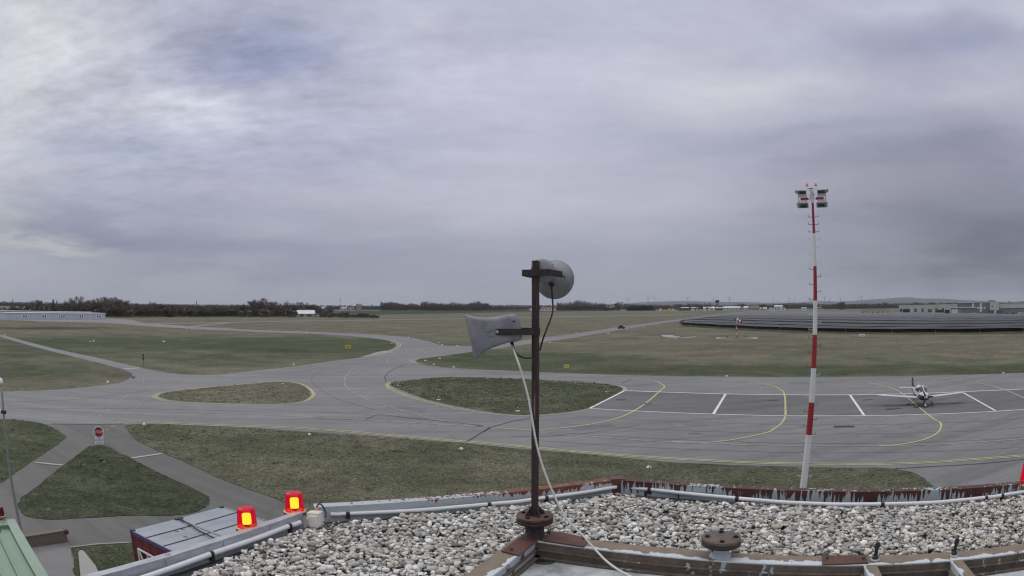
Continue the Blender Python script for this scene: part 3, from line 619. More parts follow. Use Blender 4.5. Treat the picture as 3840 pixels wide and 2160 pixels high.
def blotch(px, py, rx, ry, mat, z):
    c = PZ(px, py, 0); mb = MB(); n = 22; pts = []
    for i in range(n):
        a = 2*PI*i/n; k = 1 + .45*noise.noise(Vector((math.cos(a)*1.5 + px, math.sin(a)*1.5 + py, 0))); pts.append((c.x + rx*k*math.cos(a), c.y + ry*k*math.sin(a)))
    vs = [(x, y, z) for x, y in pts]; mb.add([(c.x, c.y, z)] + vs, [(0, i+1, (i+1) % n + 1) for i in range(n)]); o = mb.build('oil_stain', mat); tag(o, kind='structure')
wl1 = [(2343, 1466), (2500, 1472), (2700, 1478), (2880, 1481), (3080, 1482), (3253, 1481), (3491, 1475), (3660, 1468), (3840, 1460), (4100, 1444)]
wl2 = [(2211, 1533), (2400, 1543), (2620, 1552), (2840, 1558), (3060, 1561), (3253, 1560), (3513, 1554), (3700, 1546), (3890, 1533), (4160, 1510)]
for t_ in (-.62, -.3, .52, 1.42, 1.85, 2.3, 2.75):
    a = [(p[0] + (q_[0]-p[0])*t_, p[1] + (q_[1]-p[1])*t_) for p, q_ in zip(wl1, wl2)]; ribbon('lane_seam', a[0 if t_ > 0 and t_ < 1 else 0:], .07, 'seam', .030)
for a in (Q(C1, (0, 1150), (800, 1120), (1500, 1030)), Q(C1, (100, 1215), (1300, 1215), (2560, 1240)), Q(C2, (0, 1225), (900, 1260), (1700, 1330)), Q(C2, (700, 800), (560, 900), (620, 1000), (800, 1110), (1200, 1230)), Q(C2, (300, 860), (800, 790), (1300, 745), (1900, 800), (2560, 870)), Q(C3, (0, 1500), (600, 1480), (1300, 1380))): ribbon('lane_seam', a, .08, 'seam', .031)
for a in (((2560, 1585), (2640, 1587), (2650, 1597), (2568, 1596)), ((2150, 1600), (2290, 1590), (2300, 1603), (2150, 1614)), ((3300, 1630), (3420, 1627), (3440, 1640), (3310, 1643)), ((1180, 1560), (1330, 1566), (1325, 1575), (1170, 1570)), ((640, 1470), (760, 1462), (770, 1468), (645, 1477)), ((1500, 1520), (1600, 1535), (1580, 1545), (1480, 1529)), ((2960, 1432), (3080, 1432), (3085, 1440), (2960, 1440))):
    sheet('asphalt_patch', a, .026, 'asphalt_mend', smooth=False, kind='structure', amp=.03)
for p in ((2330, 1499, .8, .5), (2425, 1515, .7, .35), (2900, 1502, .8, .35), (3250, 1500, .9, .3), (3350, 1534, 1.2, .4), (3335, 1522, .7, .3), (3590, 1512, 1., .3), (3465, 1524, 1.6, .8)): blotch(*p, 'stain', .05)

# ================================================================== the roof in front of the camera
ZG = H - 1.65                    # gravel surface
ZP = ZG + .09                    # top of parapet and edge beam
ZB = ZG + .10                   # top of the inner steel frame
PL0, PC, PR1 = PZ(1178, 1905, ZP), PZ(2315, 1802, ZP), PZ(3840, 1816, ZP)
PR = PC + (PR1 - PC)*1.6
LB0 = PZ(1135.6, 1925.6, ZP); LB1 = PZ(573.5, 2108.8, ZP); LBe = LB0 + (LB1 - LB0)*1.9
def lerp(a, b, t): return a + (b-a)*t
def beam_frame(a, b):
    """matrix with x along a->b, y to the left of it, z up, origin at a"""
    return Matrix.Translation(a) @ basis(b - a).to_4x4()
def outward(a, b):   # unit normal away from the camera
    d = (b-a).normalized(); n = Vector((-d.y, d.x, 0)); return n if n.dot(a) > 0 else -n
# building under the roof, walls down to the ground
nl, nr, nb = outward(PL0, PC), outward(PC, PR), outward(LB0, LB1)
def build_building():
    root = empty('terminal_building', (0, 0, 0), 0, 'building under the gravel covered flat roof in front, edged by rusty steel parapets', 'building')
    poly = [lerp(PL0, PC, -.0) + nl*.10, PC + (nl + nr)*.06, PR + nr*.10, Vector((PR.x + 1, -9, 0)), Vector((LBe.x - 1, -9, 0)), LBe + nb*.14, LB0 + nb*.13]
    xy = [(p.x, p.y) for p in poly]
    MB().prism(xy, 0.0, ZG - .09).build('wall', 'grey_wall', root)
    xy2 = [(p.x, p.y) for p in [PL0 - nl*.005, PC - (nl + nr)*.003, PR - nr*.005, Vector((PR.x + .9, -8.8, 0)), Vector((LBe.x - .9, -8.8, 0)), LBe, LB0]]
    MB().prism(xy2, ZG - .088, ZG - .03).build('roof', 'membrane', root)
build_building()
def parapet(name, a, b, mat, label, nrm, h=.14, w=.095):
    root = empty(name, (0, 0, 0), 0, label, 'parapet', 'steel parapets round the gravel roof')
    L = (b-a).length; d = (b-a).normalized(); Mx = Matrix.Translation(a) @ Matrix((d, nrm, Vector((0, 0, 1)))).transposed().to_4x4()
    def part(nm, mb, mt):
        o = mb.build(nm, mt, root); o.matrix_local = Mx; return o
    part('web', MB().box((L/2, .006, -h/2 - .006), (L, .012, h)), mat)
    part('flange', MB().box((L/2, w/2, .0), (L, w, .012)).box((L/2, w - .005, -.03), (L, .010, .048)), mat)
    for k in range(int(L/.8)):
        part('bolt', MB().lathe([(.0, .018), (.007, .018), (.009, .006)], 8, Matrix.Translation((.3 + .8*k, w*.5, 0))), 'grey_metal')
    return root, Mx, L
_pl = parapet('parapet_rail', PL0, PC, 'parapet_l', 'orange rusted steel parapet edge behind the pole, pale paint peeling', nl)
_pr = parapet('parapet_rail', PC, PR, 'parapet_r', 'dark brown rusted steel parapet edge before the floodlight mast, with pale paint drips', nr, h=.14)
# corner post joining both parapets
mb = MB(); mb.box((0, 0, -.06), (.10, .025, .13)); mb.box((0, .05, .004), (.13, .11, .016))
cp = mb.build('parapet_corner_plate', 'flange_rust', None, PC + Vector((0, -.004, .002)), (0, 0, R(2))); tag(cp, 'dark rusty steel plate at the corner where the two parapets meet', 'plate')
# grey edge beam on the left with the lit beacons
def edge_beam():
    root = empty('edge_beam', (0, 0, 0), 0, 'grey painted box beam along the left roof edge beside the red beacons', 'beam')
    d = (LBe - LB0).normalized(); L = (LBe - LB0).length; Mx = Matrix.Translation(LB0) @ Matrix((d, nb, Vector((0, 0, 1)))).transposed().to_4x4()
    def part(nm, mb, mt):
        o = mb.build(nm, mt, root); o.matrix_local = Mx; return o
    wtop = (PZ(595, 2085.5, ZP) - PZ(573.5, 2108.8, ZP)).dot(nb)
    w = min(.14, max(.06, wtop))
    part('web', MB().box((L/2, .004, -.065), (L, .008, .128)), 'beam_grey')
    part('flange', MB().box((L/2 - .01, w/2, .003), (L + .02, w, .008)).box((L/2, w-.003, -.03), (L, .006, .054)), 'beam_grey')
    for s_ in (1.25, 1.9, 2.25):
        part('bolt', MB().lathe([(0, .018), (.008, .018), (.010, .012), (.018, .011), (.019, .006)], 12, Matrix.Translation((s_, w*.5, 0))), 'galv')
    mb = MB()
    for s_ in (.35, .8, 1.3, 1.75, 2.05, 2.6): mb.box((s_, -.001, -.045), (.004, .004, .086))
    part('weld_seams', mb, 'grey_metal')
    return w
BW = edge_beam()
# small bracket plate lying between the two beacons
def conduit(pts, r, cuts, label, lead=None):
    """white pipe on the roof edge with dark couplings; cuts: fractions where it is interrupted"""
    root = empty('conduit_pipe', (0, 0, 0), 0, label, 'pipe', 'white conduit pipes along the roof edge')
    L = [0]
    for a, b in zip(pts[:-1], pts[1:]): L.append(L[-1] + (b-a).length)
    def at(s):
        s = max(0, min(L[-1], s))
        for i in range(len(pts)-1):
            if s <= L[i+1] + 1e-9: return lerp(pts[i], pts[i+1], (s - L[i])/(L[i+1]-L[i]))
    gap = .016; ed = [0] + [c*L[-1] for c in cuts] + [L[-1]]
    for i in range(len(ed)-1):
        a, b = ed[i] + (gap if i else 0), ed[i+1] - (gap if i < len(ed)-2 else 0)
        n = max(2, int((b-a)/.4)); P = [at(a + (b-a)*j/n) + Vector((0, 0, -.004*math.sin(PI*j/n))) for j in range(n+1)]
        MB().tube(P, r, 14).build('pipe_section', 'pvc', root)
    for c in cuts:
        p = at(c*L[-1]); d = (at(c*L[-1] + .02) - at(c*L[-1] - .02)).normalized()
        mb = MB(); mb.tube([p - d*.012, p + d*.012], r*.82, 12); mb.box(p + Vector((0, 0, -r)), (.03, .03, r*2.6), basis(d)); mb.build('clamp', 'bracket', root)
    return root, at
zc = ZG + .022
# pipe in front of each parapet
def inner(px, py, z): return PZ(px, py, z)
conduit([inner(1239, 1929, zc+.01), inner(1498, 1917, zc+.01), inner(1920, 1883, zc+.01), inner(2311, 1827, zc+.01)], .0165, [.055, .515, .72], 'white conduit pipe clipped along the orange rusted parapet behind the pole')
conduit([inner(2341, 1825, zc+.01), inner(2600, 1852, zc+.01), inner(2880, 1879, zc+.01), inner(3140, 1890, zc+.01), inner(3400, 1889, zc+.01), inner(3640, 1873, zc+.01), inner(3840, 1845, zc+.01), inner(4060, 1795, zc+.01)], .0165, [.052, .225, .50, .72, .76], 'white conduit pipe clipped along the brown parapet at the right')
conduit([inner(1126, 1959, zc+.012), inner(1086, 1972, zc+.012), inner(688, 2112, zc+.012), inner(440, 2200, zc+.012)], .020, [.065, .52], 'white conduit pipe clipped along the grey edge beam at the left')

# gravel: river pebbles
def gravel():
    poly = [(590, 2290), (702, 2168), (840, 2106)] + Q(D6, (30, 1160), (370, 1050), (620, 985), (1000, 950), (1500, 890), (1900, 872), (2318, 822)) + Q(D7, (600, 765), (900, 710), (1000, 715), (1300, 768), (1700, 779), (2318, 808)) + Q(D8, (600, 826), (1300, 818), (1900, 768), (2318, 728)) + [(4050, 1810), (4300, 1990), (3840, 2038), (3584, 2064), (3083, 2087), (2741, 2077), (2400, 2051), (2205, 2024), (2060, 1994), (1959, 2010), (1880, 2068), (1770, 2165), (1640, 2290)]
    P = [PZ(x, y, ZG) for x, y in poly]; X = np.array([p.x for p in P]); Y = np.array([p.y for p in P])
    x0, x1, y0, y1 = X.min(), X.max(), Y.min(), Y.max()
    N = int((x1-x0)*(y1-y0)*2500); px = rng.uniform(x0, x1, N); py = rng.uniform(y0, y1, N)
    ins = np.zeros(N, bool); j = len(X)-1
    for i in range(len(X)):
        c = ((Y[i] > py) != (Y[j] > py)) & (px < (X[j]-X[i])*(py-Y[i])/(Y[j]-Y[i] + 1e-12) + X[i]); ins ^= c; j = i
    px, py = px[ins], py[ins]; n = len(px)
    bm = bmesh.new(); bmesh.ops.create_icosphere(bm, subdivisions=2, radius=1); bm.verts.ensure_lookup_table()
    V = np.array([v.co[:] for v in bm.verts]); F = np.array([[v.index for v in f.verts] for f in bm.faces]); bm.free()
    nv, nf = len(V), len(F)
    protos = []
    for k in range(10):
        c = rng.normal(size=3)*5; D = np.array([1 + .30*noise.noise(Vector(v*1.1 + c)) + .12*noise.noise(Vector(v*2.4 + c)) for v in V]); protos.append(V*D[:, None])
    a = np.clip(rng.lognormal(math.log(.0132), .38, n), .006, .033); sc = np.stack([a*rng.uniform(1., 1.35, n), a*rng.uniform(.7, 1.0, n), a*rng.uniform(.42, .72, n)], 1)
    yaw = rng.uniform(0, 2*PI, n); tx = rng.normal(0, .28, n); pr = rng.integers(0, 10, n); z = ZG + rng.uniform(-.022, .014, n)
    out = np.empty((n, nv, 3))
    for k in range(10):
        m_ = pr == k; v = protos[k][None]*sc[m_][:, None, :]
        ct, st = np.cos(tx[m_])[:, None], np.sin(tx[m_])[:, None]; y_, z_ = v[:, :, 1]*ct - v[:, :, 2]*st, v[:, :, 1]*st + v[:, :, 2]*ct
        cy, sy = np.cos(yaw[m_])[:, None], np.sin(yaw[m_])[:, None]; x_ = v[:, :, 0]*cy - y_*sy; y2 = v[:, :, 0]*sy + y_*cy
        out[m_] = np.stack([x_ + px[m_][:, None], y2 + py[m_][:, None], z_ + z[m_][:, None]], 2)
    fs = (F[None] + (np.arange(n)*nv)[:, None, None]).reshape(-1)
    me = bpy.data.meshes.new('gravel'); me.vertices.add(n*nv); me.vertices.foreach_set('co', out.reshape(-1)); me.loops.add(len(fs)); me.loops.foreach_set('vertex_index', fs.astype(np.int32))
    me.polygons.add(n*nf); me.polygons.foreach_set('loop_start', np.arange(0, len(fs), 3, dtype=np.int32)); me.polygons.foreach_set('use_smooth', np.ones(n*nf, bool))
    me.update(calc_edges=True); me.materials.append(MAT['stone']); o = bpy.data.objects.new('gravel', me); COL.objects.link(o)
    tag(o, 'grey and white river pebbles covering the flat roof', 'gravel', kind='stuff'); print('stones', n)
gravel()

# ------------------------------------------------------------------ inner steel frame and the sunken deck
bR0, bR1, bR2 = PZ(2016, 2022, ZB), PZ(3083, 2119, ZB), PZ(3840, 2067, ZB)
dR = (PZ(3501, 2107, ZB) - PZ(2191, 2053, ZB)).normalized(); nR = outward(PZ(2191, 2053, ZB), PZ(3501, 2107, ZB))
aR = PZ(2191, 2053, ZB) - dR*(PZ(2191, 2053, ZB) - bR0).length
WR = .150
dL = (PZ(1849, 2158, ZB) - PZ(2016, 2024, ZB)).normalized(); nL = Vector((dL.y, -dL.x, 0)); nL = nL if nL.x < 0 else -nL
def frame_beam(a, d, n, L, w, label, web='beam_web', hh=.112, group='peeling steel beams round the sunken deck'):
    root = empty('steel_beam', (0, 0, 0), 0, label, 'beam', group); Mx = Matrix.Translation(a) @ Matrix((d, n, Vector((0, 0, 1)))).transposed().to_4x4()
    def part(nm, mb, mt):
        o = mb.build(nm, mt, root); o.matrix_local = Mx; return o
    part('flange', MB().box((L/2, w/2, -.004), (L, w, .008)), 'beam_top')
    part('web', MB().box((L/2, .012, -.008 - hh/2), (L, .008, hh - .004)).box((L/2, .005, -.013), (L, .009, .010)).box((L/2, w - .01, -.008 - hh/2), (L, .008, hh - .004)), web)
    part('lip', MB().box((L/2, -.004, -hh*.52), (L, .022, .006)).box((L/2, -.012, -hh*.98), (L, .038, .010)), 'beam_web')
    return root, Mx
rb, MR = frame_beam(aR, dR, nR, 5.4, WR, 'long steel beam with peeling white paint running right from the speaker pole')
lb, ML = frame_beam(PZ(2016, 2024, ZB), dL, nL, 2.0, .145, 'short steel beam with peeling white paint running toward the bottom edge from the pole', 'beam_web_light')
ZD = ZG - .022
tri = [bR0 + Vector((-.1, .05, 0)), aR + dR*5.4 + nR*.02, aR + dR*5.4 + Vector((0, -3, 0)), bR0 + dL*2.0 + Vector((0, -.8, 0)), bR0 + dL*2.0 + nL*.03]
dk = MB().prism([(p.x, p.y) for p in tri], ZD - .03, ZD).build('deck_sheet', 'deck'); tag(dk, 'light grey weathered sheet roof sunk inside the steel beams at the bottom', 'deck')
cb_labels = ['cross beam with flaked white paint joining the long beam below the nearer black clamp', 'cross beam with flaked white paint joining the long beam below the black clamp nearer the right edge']
for (p0, p1, w, lab) in ((PZ(3262, 2116, ZB-.004), PZ(3300, 2200, ZB-.004), .085, cb_labels[0]), (PZ(3585, 2100, ZB-.004), PZ(3665, 2200, ZB-.004), .085, cb_labels[1])):
    d = (p1 - p0).normalized(); n = Vector((-d.y, d.x, 0)); n = n if n.x > 0 else -n
    frame_beam(p0 - n*w*.5, d, n, 1.6, w, lab, 'beam_web_light', .11)
def plate(name, px, z, mat, label, th=.008, holes=()):
    pts = [PZ(x, y, z) for x, y in px]; root = empty(name, (0, 0, 0), 0, label, 'plate', 'rusty plates bolted on the beams')
    MB().prism([(p.x, p.y) for p in pts], z - th, z).build('plate_body', mat, root)
    for h in holes:
        p = PZ(*h, z); MB().lathe([(0, .012), (.009, .012), (.010, .0)], 8, Matrix.Translation(p)).build('bolt', 'black', root)
plate('rust_plate', Q(E1, (1290, 985), (1400, 895), (1520, 905), (1690, 940), (1870, 990), (1815, 1085), (1290, 1005)), ZB + .010, 'rust_plate', 'maroon rusty plate on the long beam just right of the pole', holes=Q(E1, (1383, 915), (1808, 990)))
plate('rust_plate', Q(E1, (1050, 945), (1262, 985), (1015, 1193), (790, 1137)), ZB + .010, 'rust_plate', 'orange brown rusty plate on the short beam left of the pole foot', holes=Q(E1, (918, 1128),))
plate('rust_plate', Q(D8, (492, 1262), (893, 1256), (905, 1325), (490, 1342)), ZB + .010, 'rust_plate', 'dark red rusty plate at the left of the nearer black clamp', holes=Q(D8, (535, 1290), (862, 1293)))
# dark scupper hole at the corner of the deck
sc_ = PZ(2040, 2098, ZD + .004); mb = MB(); mb.lathe([(0, .004), (.05, .004), (.075, .012), (.085, .0)], 20, Matrix.Translation(sc_)); o = mb.build('roof_drain', 'black'); tag(o, 'dark roof drain in the deck corner under the pole foot', 'drain')

# ------------------------------------------------------------------ loudspeaker pole on its bolted flange
base = PZ(2005, 2012, ZB); DP = hd(base)
def flange_stub(pos, zt, r, label, cat, mats, pole=False, rstem=.064, rot=0.):
    pos = Vector((pos.x, pos.y, 0)); zb = ZB
    root = empty('flange_stub' if not pole else 'speaker_pole', (pos.x, pos.y, zb), rot, label, cat); h = zt - zb
    MB().lathe([(rstem + .012, 0), (rstem + .010, .006), (rstem, .012), (rstem, h - .03)], 28).build('stem', mats[2], root)
    MB().lathe([(rstem, h-.052), (r*.96, h-.050), (r, h-.046), (r, h-.030), (r*.97, h-.027), (r*.9, h-.026)], 40).build('lower_flange', mats[1], root)
    MB().lathe([(r*.9, h-.026), (r*.99, h-.024), (r*1.0, h-.005), (r*.985, h), (0, h)], 40).build('upper_flange', mats[0], root)
    for k in range(4):
        a = PI/4 + k*PI/2 + .2; x, y = r*.72*math.cos(a), r*.72*math.sin(a)
        MB().lathe([(.0, .013), (.011, .013), (.0125, .011), (.0125, .0)], 6, Matrix.Translation((x, y, h)), smooth=False).lathe([(.018, .003), (.018, 0)], 12, Matrix.Translation((x, y, h))).build('bolt', 'black', root)
    return root
zt1 = PH(2007, 1931, DP).z; r1 = (PH(2077, 1935, DP) - PH(1937, 1935, DP)).length/2
pole_root = flange_stub(base, zt1, r1, 'rusty steel pole on a bolted round flange carrying two loudspeakers', 'pole', ('flange_rust', 'bracket', 'bracket'), True)
ztop = PH(2012, 978, DP).z; rp = (PH(2026, 1400, DP) - PH(1997, 1400, DP)).length/2
hf = zt1 - ZB; MB().tube([(0, 0, hf), (0, 0, ztop - ZB)], rp, 20).build('tube', 'pole', pole_root)
for k in range(4):   # gusset plates at the foot
    a = k*PI/2 + .45; mb = MB(); c, s_ = math.cos(a), math.sin(a); t_ = .004
    q = [(rp*.8, 0), (r1*.62, 0), (rp*.8, .075)]
    mb.add([(x*c - y*s_, x*s_ + y*c, hf + z) for y in (-t_, t_) for x, z in q], [(0, 1, 2), (5, 4, 3), (0, 3, 4, 1), (1, 4, 5, 2), (2, 5, 3, 0)]); mb.build('gusset', 'bracket', pole_root)
c2 = PZ(2698, 2092, ZB + .0); c2 = c2 + nR*.035; D2 = hd(c2); r2 = (PH(2773, 2013, D2) - PH(2624, 2013, D2)).length/2
flange_stub(c2, PH(2698, 2013, D2).z, r2, 'short pipe stub with a brown bolted round flange on top, no pole', 'pipe stub', ('flange_brown', 'bracket', 'beam_web_light'), False, r2*.47, .3)

PO = Vector((base.x, base.y, 0))
vd = PO.normalized(); rt = Vector((vd.y, -vd.x, 0))       # away from camera, to the right
def LP(px, py, back=0.0):
    """point at the pole's distance (+back) seen at photo pixel"""
    return PH(px, py, DP + back)
def rrect(w, h, r, n=5):
    out = []
    for cx, cy, a0 in ((w/2-r, h/2-r, 0), (-w/2+r, h/2-r, PI/2), (-w/2+r, -h/2+r, PI), (w/2-r, -h/2+r, 3*PI/2)):
        for j in range(n+1): a = a0 + PI/2*j/n; out.append((cx + r*math.cos(a), cy + r*math.sin(a)))
    return out
def horn_one():
    root = empty('horn_loudspeaker', (0, 0, 0), 0, 'grey rectangular horn loudspeaker on the pole pointing left, white cable below', 'loudspeaker')
    bc = LP(*SP(735, 938)); mc = LP(*SP(222, 1050)) ; ax = (mc - bc); L = ax.length; ax.normalize()
    side = vd.copy(); side = (side - ax*side.dot(ax)).normalized(); up = ax.cross(side); up = up if up.z > 0 else -up
    px = L/(math.hypot(513, 112))      # metres per crop pixel
    st = [(0, 340, 330, 60), (.10, 345, 350, 60), (.3, 352, 380, 60), (.55, 385, 430, 55), (.75, 438, 480, 45), (.9, 505, 520, 36), (1.0, 556, 545, 30)]
    rings = [[bc + ax*L*t + up*y*px + side*x*px for x, y in rrect(w, h, rr)] for t, h, w, rr in st]
    MB().loft(rings, caps=False).build('horn', 'horn', root)
    inn = [[bc + ax*L*t + up*y*px*.97 + side*x*px*.97 for x, y in rrect(w, h, rr)] for t, h, w, rr in st[::-1]]
    MB().loft(inn, caps=False).build('inner_flare', 'horn', root)
    lipo = [[bc + ax*(L + e) + up*y*px*k + side*x*px*k for x, y in rrect(545, 556, 30)] for e, k in ((-.004, 1.0), (-.003, 1.025), (.003, 1.025), (.004, .97))]
    MB().loft(lipo, caps=False).build('mouth_rim', 'horn_back', root)
    # rear cover, slightly angled cap
    cr = [(0, 346, 338, 55), (-.02, 350, 342, 55), (-.12, 338, 330, 60), (-.19, 300, 300, 70), (-.215, 240, 240, 70)]
    MB().loft([[bc + ax*L*t + up*(y - 6)*px + side*x*px for x, y in rrect(w, h, rr)] for t, h, w, rr in cr]).build('rear_cover', 'horn_back', root)
    mb = MB(); p = bc - side*(172*px) + ax*(-.05*L) + up*px*75; mb.tube([p, p - ax*.018], .004, 8); mb.build('screw', 'black', root)
    mb = MB()
    for dy in (-40, 30):
        a = bc + ax*L*.42 - side*px*206 + up*px*dy; b = bc + ax*L*.68 - side*px*226 + up*px*(dy*1.1); mb.tube([a, b], .004, 6)
    mb.build('rib', 'horn', root)
    p = bc + ax*L*.93 + up*px*215 - side*px*240; MB().box(p, (.014, .006, .010), basis(ax)).build('clip', 'white', root)
    # bracket strap reaching back to the pole
    s0 = LP(*SP(1005, 985)); s1 = LP(*SP(548, 985)); off_ = -vd*(.5*px*400)
    h = px*80; bm_ = basis((s1 - s0)); mid = (s0 + s1)/2 + off_; W_ = (s1 - s0).length
    mb = MB().box(mid + Vector((0, 0, 0)), (W_, .005, h), bm_)
    mid2 = (s0 + s1)/2 + vd*(.5*px*400); mb.box(mid2, (W_, .005, h), bm_)
    mb.box(s0 + rt*.0, (.005, px*400, h), bm_); mb.build('bracket', 'bracket', root)
    q = s1 + off_ - (s1-s0).normalized()*px*18 - vd*.004
    MB().lathe([(0, .008), (.008, .008), (.011, .004), (.011, 0)], 14, Matrix.Translation(q) @ (Vector((0, 0, 1)).rotation_difference(-vd)).to_matrix().to_4x4()).build('bolt', 'galv', root)
    cz = s0.z; MB().tube([(PO.x, PO.y, cz - h*.6), (PO.x, PO.y, cz + h*.6)], rp + .006, 20).build('clamp_collar', 'bracket', root)
    g0 = bc + ax*L*.06 - up*px*172; g1 = LP(*SP(738, 1150)); MB().tube([g0, lerp(g0, g1, .4), g1], [.0125, .0125, .009], 12).build('cable_gland', 'black', root)
    return g1
GL1 = horn_one()
def horn_two():
    root = empty('horn_loudspeaker', (0, 0, 0), 0, 'grey round horn loudspeaker at the pole top seen from behind, facing the field', 'loudspeaker')
    rb_ = .0; back = LP(*SP(1128, 222), .05); mouth = PH(*SP(1282, 333), DP + .40)
    ax = (mouth - back); L = ax.length; ax.normalize(); Rm = Vector((0, 0, 1)).rotation_difference(ax).to_matrix().to_4x4(); Mx = Matrix.Translation(back) @ Rm
    sc = (PH(*SP(1282, 333 + 245), DP + .40) - mouth).length; rbk = (LP(*SP(1128, 222+148), .05) - back).length
    prof = [(rbk*.98, .0), (rbk*1.0, .03), (rbk*.97, L*.25), (rbk*1.02, L*.42), (rbk*1.14, L*.6), (sc*.80, L*.82), (sc*.97, L*.97), (sc, L)]
    MB().lathe(prof, 44, Mx).lathe([(r_*.96, z_) for r_, z_ in prof[::-1]], 44, Mx).build('horn', 'horn', root)
    MB().lathe([(sc*.965, L), (sc*1.0, L - .003), (sc*1.018, L), (sc*1.0, L + .005), (sc*.965, L)], 44, Mx).build('mouth_rim', 'horn_back', root)
    MB().lathe([(0, -.055), (rbk*.7, -.052), (rbk*.92, -.040), (rbk*1.0, -.02), (rbk*1.03, -.004), (rbk*1.03, .012), (rbk*.97, .014)], 40, Mx).build('rear_cover', 'horn_back', root)
    for k in range(4):
        a = k*PI/2 + .75; p = Mx @ Vector((rbk*1.03*math.cos(a), rbk*1.03*math.sin(a), .0)); q = Mx @ Vector((rbk*1.03*math.cos(a), rbk*1.03*math.sin(a), -.012))
        MB().tube([q, p], [.006, .007], 8).build('screw', 'galv', root)
    l0, l1, l2 = LP(*SP(872, 248), -.03), LP(*SP(1200, 240), -.035), LP(*SP(1372, 268), .06); h = (LP(*SP(1000, 285)) - LP(*SP(1000, 205))).length
    mb = MB()
    for a, b in ((l0, l1), (l1, l2)): mb.box((a + b)/2, ((b-a).length, .006, h), basis(b - a))
    e = l0 + vd*.30 + rt*.06; mb.box((l0 + e)/2, ((e-l0).length, .006, h), basis(e - l0)); mb.build('bracket', 'bracket', root)
    cz = LP(*SP(1050, 245)).z; MB().tube([(PO.x, PO.y, cz - h*.62), (PO.x, PO.y, cz + h*.62)], rp + .006, 20).build('clamp_collar', 'bracket', root)
    p = l2 + Vector((0, 0, -.004)); MB().tube([p - vd*.01, p + rt*.02 + Vector((0, 0, -.018))], .004, 6).build('bolt', 'bracket', root)
    g = LP(*SP(1240, 395), .12); MB().box(g, (.032, .032, .030), Matrix.Rotation(R(45), 3, 'Y')).tube([g, g + Vector((0, 0, -.03))], .009, 10).build('cable_gland', 'black', root)
horn_two()
def cable(name, pts, r, mat, label, n=6):
    P = catmull(pts, False, n); o = MB().tube(P, r, 9).build(name, mat); tag(o, label, 'cable'); return o
GLt = Vector(GL1)
wc = [GLt] + [PH(x, y, D) for x, y, D in [(1942, 1356, 0), (1961, 1415, 0), (1981, 1490, 0), (1991, 1546, 0), (1999, 1593, 0), (2009, 1651, 0), (2028, 1726, 0), (2057, 1808, 0), (2094, 1891, 0)] for D in [DP - .16]]
Dn = hd(PZ(2226, 2052, ZB + .02))
for (x, y), u in zip([(2135, 1958), (2185, 2007), (2226, 2054), (2272, 2102), (2318, 2136), (2363, 2160), (2430, 2200)], (.25, .6, 1.0, 1.0, 1.0, 1.0, 1.0)):
    D = lerp(DP - .16, Dn, u) - max(0, y - 2060)*.0025; wc.append(PH(x, y, D))
cable('white_cable', wc, .0068, 'cable_white', 'white cable hanging from the left loudspeaker down across the rusty beam')
cable('black_cable', [LP(*SP(*q), b_) for q, b_ in (((1240, 425), .12), ((1250, 560), .12), ((1257, 700), .10), ((1238, 800), .08), ((1190, 930), .06), ((1140, 1060), .05), ((1108, 1170), .045), ((1095, 1230), .04))], .006, 'black', 'black cable looping from the top loudspeaker to the right side of the pole')
cable('black_cable', [LP(*SP(*q), b_) for q, b_ in (((752, 1140), -.01), ((772, 1210), -.01), ((800, 1265), 0), ((850, 1305), 0), ((925, 1325), 0), ((1000, 1314), 0), ((1030, 1300), .0))], .0055, 'black', 'short black cable curving from the left loudspeaker to the pole')

# black cable clamps standing on the long beam
def clamp_post(px, py, label):
    p = PZ(px, py, ZB + .001); root = empty('cable_clamp', p, .3, label, 'clamp', 'black clamps on the long beam'); D = hd(p)
    MB().lathe([(.034, 0), (.036, .004), (.028, .010), (.012, .012), (.0, .012)], 20).build('base_ring', 'galv', root)
    MB().lathe([(.022, .010), (.020, .026), (.010, .034), (.0, .034)], 14).build('nut', 'black', root)
    MB().tube([(0, 0, .02), (0, .0, .075), (.004, 0, .10), (.003, 0, .118)], [.013, .012, .020, .012], 10).tube([(-.02, 0, .095), (.022, 0, .10)], .009, 8).build('clamp_head', 'black', root)
clamp_post(3281, 2100, 'black clamp on the long beam right of the dark red plate')
clamp_post(3577, 2084, 'black clamp on the long beam nearer the right edge')

# junction box with its plug where beam and parapet meet
def junction():
    p = PZ(1184, 1948, ZG + .055); D = hd(p); root = empty('junction_box', p, R(-14), 'pale grey plastic junction box at the corner of beam and orange parapet', 'junction box')
    s_ = D/2400; 
    MB().bbox((0, 0, .012), (56*s_, 36*s_, 52*s_), .006, Matrix.Rotation(R(-6), 3, 'Y')).build('housing', 'box', root)
    MB().bbox((.006, -22*s_, -.002), (40*s_, 8*s_, 46*s_), .004, Matrix.Rotation(R(-6), 3, 'Y')).build('cover', 'box', root)
    MB().tube([(-.035, -.055, .022), (-.035, -.062, .022)], .010, 14).build('knockout', 'box', root)
    MB().tube([(-.01, .04, .05), (-.01, .04, .09)], .014, 10).build('plug', 'lamp_base', root)
    MB().tube(catmull([(-.01, .04, .09), (.015, .04, .115), (.05, .035, .10), (.075, .03, .05), (.085, .0, .03)], False, 4), .006, 8).build('lead', 'black', root)
    MB().tube(catmull([(.07, -.0, -.01), (.11, -.02, -.02), (.14, -.03, -.045), (.16, -.04, -.055)], False, 4), .0055, 8).build('lead', 'black', root)
junction()

